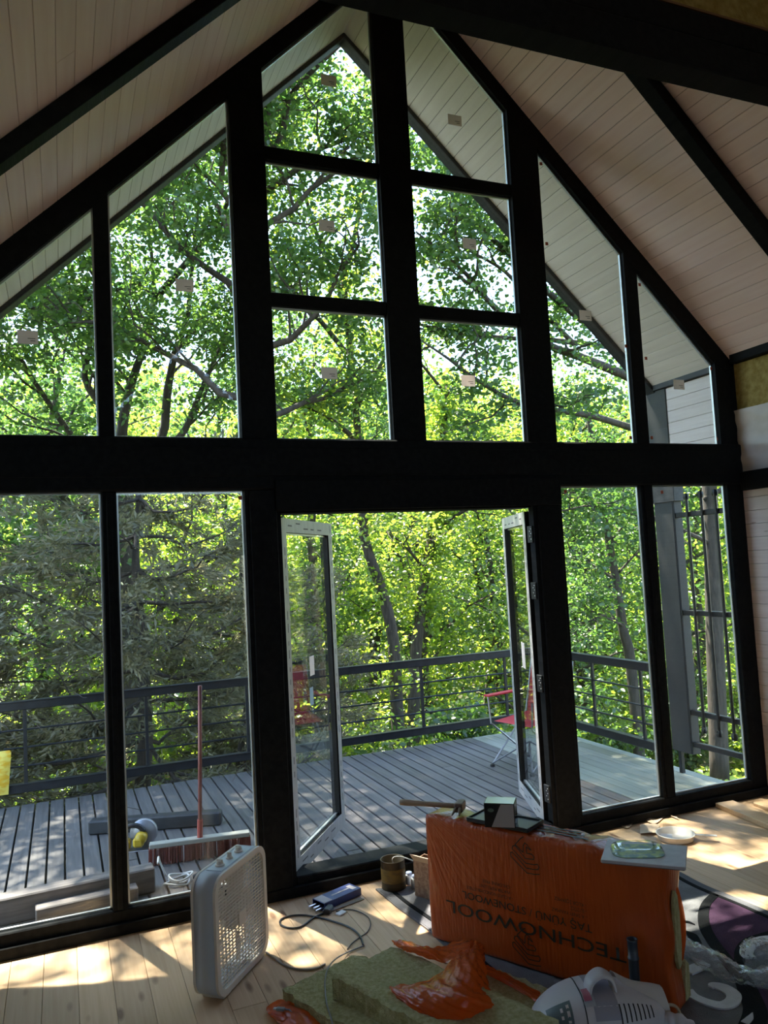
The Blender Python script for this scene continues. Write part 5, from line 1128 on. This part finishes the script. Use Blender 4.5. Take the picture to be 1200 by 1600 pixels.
for pts, ys in (([(674, 840), (720, 800), (770, 790), (820, 800)], (15, 14.6, 14.2, 14)), ([(690, 720), (740, 690), (800, 680)], (15, 14.7, 14.4)), ([(664, 890), (630, 850), (600, 830)], (15, 14.7, 14.5)), ([(700, 620), (650, 560), (600, 520)], (15, 14.8, 14.6))):
    T.limb(catmull(Lp(pts, ys), 4), 0.04, 0.01, 7, 1.5, per_m=2.4, L=0.7, nl=24, spread=0.18)
T.finish(0.9); tot += T.count
# --- slim tree right of the doorway
yo = 11.5; tb = W(996, 1130, yo); tb[2] = float(gz(tb[0], tb[1]))-0.1
T = Tree('slim_tree', 'slim leaning tree beyond the right side railing', tb, seed=6, size=0.085)
st_ = catmull(np.array([tb, W(986, 1040, yo), W(974, 985, yo), W(962, 905, yo), W(950, 840, yo), W(936, 765, yo), W(925, 690, yo), W(915, 610, yo)]), 4)
T.wood('trunk', st_, np.linspace(0.105, 0.04, len(st_)), 9)
for pts, ys in (([(978, 980), (940, 965), (890, 985)], (11.5, 11.2, 11)), ([(972, 972), (925, 955), (880, 940)], (11.5, 11.3, 11.1)), ([(960, 905), (920, 880), (880, 870)], (11.5, 11.2, 11)), ([(950, 850), (985, 810), (1020, 780)], (11.5, 11.3, 11.1)), ([(962, 900), (1000, 860), (1040, 840)], (11.5, 11.2, 11)), ([(940, 780), (900, 770), (860, 775)], (11.5, 11.2, 11)), ([(930, 720), (890, 700), (850, 720)], (11.5, 11.2, 11))):
    T.limb(catmull(Lp(pts, ys), 4), 0.026, 0.006, 6, 1.0, per_m=2.6, L=0.55, nl=24, spread=0.15)
T.finish(0.8); tot += T.count
# --- junipers
def juniper(label, base, h, rad, nb, seed, rtr=0.13, low=0.3, az0=None, dens=1.0):
    global tot
    T = Tree('juniper_tree', label, base, seed=seed, leaf=m_jun, group=None); b = np.array(base, float); r = T.r
    tp = b+np.array([r.uniform(-0.2, 0.2), r.uniform(-0.2, 0.2), h]); st_ = wob(b, tp, 16, 0.05, r); T.wood('trunk', st_, np.linspace(rtr, 0.02, 16), 10)
    for k in range(nb):
        t = low+(0.98-low)*(k/nb)**0.9; p = st_[min(15, int(t*15))]; az = k*2.4+r.uniform(-0.4, 0.4); L_ = rad*(1.06-t*0.72)*r.uniform(0.7, 1.15)
        q = p+L_*np.array([math.cos(az), math.sin(az), 0.12+r.uniform(-0.15, 0.15)]); n = 8; B = wob(p, q, n, 0.06, r, sag=0.12*L_)
        o = T.wood('branch', B, np.linspace(0.022+0.012*(1-t), 0.005, n), 5)
        m = int(L_*9*dens)
        for j in range(m):
            t2 = r.uniform(0.12, 1.0); i = min(int(t2*(n-1)), n-2); p2 = B[i]+(B[i+1]-B[i])*(t2*(n-1)-i); d = unit(B[i+1]-B[i]); s_ = unit(np.cross(d, [0, 0, 1]))*r.choice((-1, 1))
            dd = unit(d*0.7+s_*r.uniform(0.2, 1.0)+np.array([0, 0, r.uniform(-0.35, 0.2)])); l = r.uniform(0.25, 0.75)*(0.6+0.4*rad/2.5)
            T.twig(p2, dd, l, 0.005, 26*l/0.5, 0.05)
    T.finish(1.0, jun=True, L0=0.10); tot += T.count*0.75
j1 = W(208, 1230, 9.6); j1[2] = float(gz(j1[0], j1[1]))-0.05
juniper('juniper with a thick straight trunk behind the second lower pane', j1, 5.9, 3.2, 44, 21, 0.125, low=0.24)
j2 = np.array([-1.75, 9.9, 0.0]); j2[2] = float(gz(j2[0], j2[1]))-0.05
juniper('bushy juniper behind the railing at the left photo edge', j2, 5.6, 2.5, 60, 22, 0.11, low=0.05, dens=1.6)
j3 = np.array([2.62, 11.2, 0.0]); j3[2] = float(gz(j3[0], j3[1]))-0.05
juniper('low spreading juniper behind the railing at the left of the doorway view', j3, 4.4, 2.4, 44, 23, 0.08, low=0.05, dens=1.3)
# --- the wood behind
def backtree(x, y, h, rad, seed, lm, label, size, group, low=0.25):
    global tot
    b = np.array([x, y, float(gz(x, y))-0.1]); T = Tree('forest_tree', label, b, seed=seed, leaf=lm, size=size, group=group); r = T.r
    tp = b+np.array([r.uniform(-0.8, 0.8), r.uniform(-0.8, 0.8), h*0.9]); st_ = wob(b, tp, 14, 0.10, r); T.wood('trunk', st_, np.linspace(0.07+h*0.010, 0.03, 14), 7)
    nb = 12
    for k in range(nb):
        t = low+(1-low)*k/nb; p = st_[min(13, int(t*13))]; az = k*2.4+r.uniform(-0.4, 0.4); el = 0.15+0.8*t
        L_ = rad*(0.65+0.5*math.sin(math.pi*min(1, 0.15+t*0.85)))*r.uniform(0.75, 1.15); q = p+L_*np.array([math.cos(az)*math.cos(el), math.sin(az)*math.cos(el), math.sin(el)])
        B = wob(p, q, 6, 0.09, r); T.TW.tube(B-T.base, np.linspace(0.05, 0.012, 6), 5, cap=False)
        for c in range(int(5+rad*3.2)):
            t2 = r.uniform(0.25, 1.05); i = min(int(t2*5), 4); p2 = B[i]+r.normal(size=3)*rad*0.17; n = 19
            T.LP.append(p2+r.normal(size=(n, 3))*np.array([0.34, 0.34, 0.2])*(0.6+rad*0.16)); T.LD.append(np.zeros((n, 3)))
    T.finish(0.95); tot += T.count
BR = np.random.default_rng(5); k = 0
for i, (px, d, h_, rd) in enumerate(((470, 19, 13.5, 2.6), (560, 21, 14.5, 3.0), (655, 20, 13.0, 2.6), (350, 22, 14.0, 3.0), (60, 19, 13.0, 2.8), (760, 23, 13.0, 2.6), (900, 19, 12.0, 2.6))):
    q = W(px, 800, d); backtree(q[0], q[1], h_, rd, 60+i, m_leaf, 'leafy forest tree in the sunlit wood behind the deck', 0.12, 'forest trees behind the deck', low=0.35)
for y, cnt, hr, rr_, sz in ((18.5, 7, (7.5, 10.5), (2.2, 3.0), 0.12), (23, 8, (9, 13), (2.6, 3.6), 0.14), (29, 9, (10, 15), (3.0, 4.2), 0.18), (38, 9, (11, 16), (3.8, 5.2), 0.24), (52, 9, (12, 16), (5, 7), 0.34)):
    for i in range(cnt):
        ang = math.radians(-6+60*(i+0.5+BR.uniform(-0.35, 0.35))/cnt); d = y*BR.uniform(0.93, 1.07)*(1.0+0.15*abs(math.sin(ang)))
        x_, y_ = d*math.sin(ang), d*math.cos(ang)
        lm = m_leafb if BR.random() < 0.6 else m_leaf
        backtree(x_, y_, BR.uniform(*hr), BR.uniform(*rr_), 100+k, lm, 'leafy forest tree in the sunlit wood behind the deck', sz, 'forest trees behind the deck', low=0.12 if y > 20 else 0.2); k += 1
for i, (x_, y_) in enumerate(((-5.0, 13.5), (-8.5, 17.0), (-6.5, 22.0), (-12.0, 24.0), (-10.0, 11.5), (15.0, 8.0), (19.0, 12.0))):
    backtree(x_, y_, 11.5+i % 3, 2.8, 200+i, m_leafb if i % 2 else m_leaf, 'leafy forest tree in the sunlit wood behind the deck', 0.13, 'forest trees behind the deck', low=0.15)
# saplings and shrubs filling the hollow below the deck
for i in range(30):
    ang = math.radians(-9+64*(i+0.5)/30+BR.uniform(-1, 1)); d = BR.uniform(10.5, 17.5)/max(0.72, math.cos(ang))
    x_, y_ = d*math.sin(ang), d*math.cos(ang); b = np.array([x_, y_, float(gz(x_, y_))-0.05]); T = Tree('shrub', 'green shrub in the hollow below the deck', b, cat='shrub', seed=300+i, leaf=m_leafb if i % 3 else m_leaf, size=0.10, group='shrubs below the deck')
    for s_ in range(6):
        a = T.r.uniform(0, 6.28); q = b+np.array([math.cos(a)*0.7, math.sin(a)*0.7, T.r.uniform(1.0, 2.2)]); B = wob(b, q, 7, 0.05, T.r); T.TW.tube(B-b, np.linspace(0.016, 0.005, 7), 4, cap=False)
        T.clothe(B, 9, 0.5, 17, 0.13, t0=0.15)
    T.finish(0.9); tot += T.count
gc = np.random.default_rng(9); n = 26000; gx = gc.uniform(-6, 24, n); gy = gc.uniform(7.7, 24, n)
V, Q = leaves(np.stack([gx, gy, gz(gx, gy)+gc.uniform(0.02, 0.45, n)**1.5], 1), 0.14, r=gc)
uo = fast_mesh('undergrowth', V, Q, m_leafb, None, np.repeat(gc.beta(2, 2, n), 2), 'stuff'); tag(uo, 'low leafy undergrowth covering the forest floor', 'undergrowth')
print('leaf count', tot)
